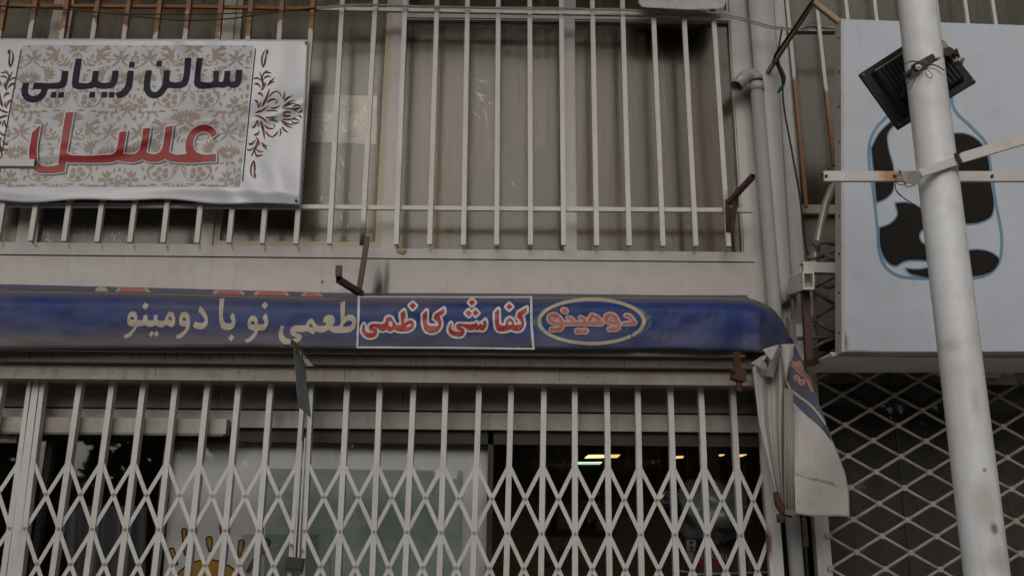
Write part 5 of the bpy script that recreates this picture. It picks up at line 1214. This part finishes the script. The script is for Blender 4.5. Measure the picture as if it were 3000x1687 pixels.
MB().prism([at(*PLv(*p), -.46) for p in ((245, 290), (320, 360), (400, 450), (475, 540), (385, 545), (300, 400))][::-1], (0, .002, 0)).build('torn_strip', M['header'], hp)
for t in ('290,265 312,300 318,420 322,480', '322,395 380,350 395,385 372,425 322,425', '235,290 238,385'):
    MB().tube([at(*q, -.52) for q in smooth(t, PLv, 4, False)], .0022, 5).build('black_wire', M['blackcable'], hp, True)
hole = thing('wall_hole', 'small square hole chipped in the wall panel left of the brown bracket', 'hole', at(947, 827, 0))
MB().prism([at(*G3(*p), -.0015) for p in ((190, 1072), (235, 1070), (270, 1090), (240, 1135), (200, 1140), (180, 1110))][::-1], (0, .001, 0)).build('chipped_edge', M['cream'], hole)
MB().prism([at(*G3(*p), -.003) for p in ((200, 1075), (238, 1073), (218, 1100), (200, 1120))][::-1], (0, .001, 0)).build('hole_shade', M['rust'], hole)

# projecting white unit above the right pane
au = thing('white_unit_box', 'mould spotted underside of a white box projecting above the right window', 'box', at(2010, 0, -.25))
pts = [(1876, -60), (2152, -60), (2122, 24), (2098, 28), (2020, 30), (1900, 24), (1880, 22), (1872, 10)]
MB().prism([at(*p, -.22) for p in pts][::-1], (0, .07, .055)).build('casing', paint('mouldy_white_casing', (.52, .52, .50), (.08, .07, .05), .75, .5, .2, streak=False), au, bevel=.006)
# service wires along the top
def wire(name, txt, V, Y, r, m, lab, cat='cable', group=None):
    p = smooth(txt, V, 5, False); o = MB().tube([at(q[0], q[1], Y + .012 * math.sin(q[0] / 90)) for q in p], r, 6).build(name, m, None, True); tag(o, lab, cat, group); return o
wire('sagging_wire', '-200,10 0,18 180,28 300,38 430,52 560,61 680,55 800,38 925,24', None, YB - .05, .0034, M['brownwire'], 'lowest rusty wire sagging across the top left bars')
wire('sagging_wire', '-200,14 0,19 200,30 330,40 500,43 640,42 760,36 925,27', None, YB - .035, .003, M['brownwire'], 'rusty wire lying level just above the sagging one, top left')
wire('service_wire', '925,24 1020,15 1200,18 1400,23 1640,24 1800,30 1950,34 2090,38 2180,55 2262,78 2340,84', None, YB - .05, .0035, M['whitewire'], 'pale weathered wire running along the top rail to the neighbour', group='pale service wires')
wire('service_wire', '925,28 1060,17 1200,22 1400,25 1640,30 1790,26 1950,38 2095,44 2180,62 2262,84 2345,88', None, YB - .03, .003, M['whitewire'], 'second pale wire twisted just below the first along the top rail', group='pale service wires')
wire('black_wire', '2345,85 2375,80 2400,82 2463,86', None, .05, .004, M['blackcable'], 'short black wire from the white bar to the sign edge')
wire('wire_end', '2362,86 2368,72 2385,66 2393,72', None, .04, .0014, M['blackcable'], 'thin curled wire end above the short black wire', 'wire')
# diagonal stay with its cable and green tape
dg = thing('diagonal_stay', 'tan steel stay rising from the white column towards the sign top', 'stay', at(2250, 210, -.06))
MB().beam(at(*UR(1570, 855), -.07), at(*UR(2160, -60), -.50), .022, .014, (1, 0, .5)).build('stay_bar', M['tan'], dg)
MB().tube([at(*UR(x, y), Y_) for x, y, Y_ in ((2130, -30, -.52), (2060, 60, -.49), (1900, 300, -.38), (1720, 560, -.25), (1660, 640, -.2), (1640, 700, -.18))], .006, 8).build('stay_cable', M['blackcable'], dg, True)
o = MB().beam(at(*UR(2095, 20), -.48), at(*UR(2440, 290), -.50), .022, .022, (1, 0, 1)).build('stay_brace', M['tan'], dg)
o = MB().tube([at(*UR(x, y), -.16) for x, y in ((1740, 320), (1720, 420), (1700, 540), (1668, 660))], .0045, 6).build('loop_cable', M['blackcable'], dg, True)
dc = thing('drop_cable', 'black cable with green tape dropping from the stay beside the column', 'cable', at(2340, 740, -.1))
MB().tube([at(*q, -.15) for q in smooth('90,235 105,262 118,300 122,340 124,380 133,450 150,540 168,640 186,740 200,850 212,950 224,1004', V4, 4, False)], .0046, 7).build('cable', M['blackcable'], dc, True)
MB().tube([at(*UR(x, y), -.17) for x, y in ((1620, 720), (1650, 745), (1690, 715), (1700, 750))], [.006, .009, .009, .006], 7).build('green_tape', M['green'], dc, True)
MB().tube([at(*UR(x, y), -.16) for x, y in ((1760, 990), (1725, 1040), (1700, 1075), (1680, 1100))], [.006, .008, .007, .003], 7).build('green_tape', M['green'], dc, True)
MB().tube([at(*UR(x, y), -.16) for x, y in ((1680, 740), (1730, 840), (1765, 920), (1755, 1000))], [.007, .009, .008, .006], 7).build('cable_bundle', M['blackcable'], dc, True)

# ------------------------------------------------------------------ across the street, only seen mirrored in the panes
ob = thing('opposite_building', 'plain rendered building across the street behind the viewer', 'building', (0, -22, 0))
MB().box(-18, 18, -26, -22, -.1, 3.6).build('wall', M['facade'], ob)
for i in range(9):
    for j in range(1): MB().box(-14 + i*3.2, -12.6 + i*3.2, -21.99, -21.93, 1.2 + j*2.9, 2.9 + j*2.9).build('window', M['darkmetal'], ob)
rng = random.Random(9)
for k, (tx, ty, th_, lab) in enumerate(((-12.0, -15, 5.4, 'street tree across the road, first from the left'), (-5.9, -15, 5.6, 'street tree across the road, second from the left'), (-2.3, -15.5, 6.0, 'street tree across the road, third from the left'), (1.6, -15, 5.7, 'street tree across the road, fourth from the left'), (5.6, -15.5, 6.0, 'street tree across the road, fifth from the left'), (9.8, -15, 5.6, 'street tree across the road, last on the right'))):
    t = thing('street_tree', lab, 'tree', (tx, ty, -.1), 'street trees across the road')
    MB().tube([(tx, ty, -.1), (tx + .05, ty, 1.4), (tx, ty, 2.6)], [.16, .12, .09], 10).build('trunk', M['bark'], t, True)
    mb = MB()
    for q in range(2600):
        a, b, r = rng.uniform(0, 6.28), math.acos(rng.uniform(-1, 1)), rng.uniform(.3, 1) ** .5
        r *= 1 + .25 * math.sin(3 * a + k) * math.sin(2 * b)
        c = Vector((tx + 2.5*r*math.sin(b)*math.cos(a), ty + 2.0*r*math.sin(b)*math.sin(a), th_ * .64 + th_*.33*r*math.cos(b)))
        u_ = Vector((rng.gauss(0, 1), rng.gauss(0, 1), rng.gauss(0, 1))).normalized(); v_ = u_.orthogonal().normalized(); s_ = rng.uniform(.12, .26)
        n = len(mb.v); mb.v += [tuple(c - u_*s_), tuple(c + v_*s_*.6), tuple(c + u_*s_), tuple(c - v_*s_*.6)]; mb.f.append((n, n+1, n+2, n+3))
    mb.build('crown', M['leaf'], t)
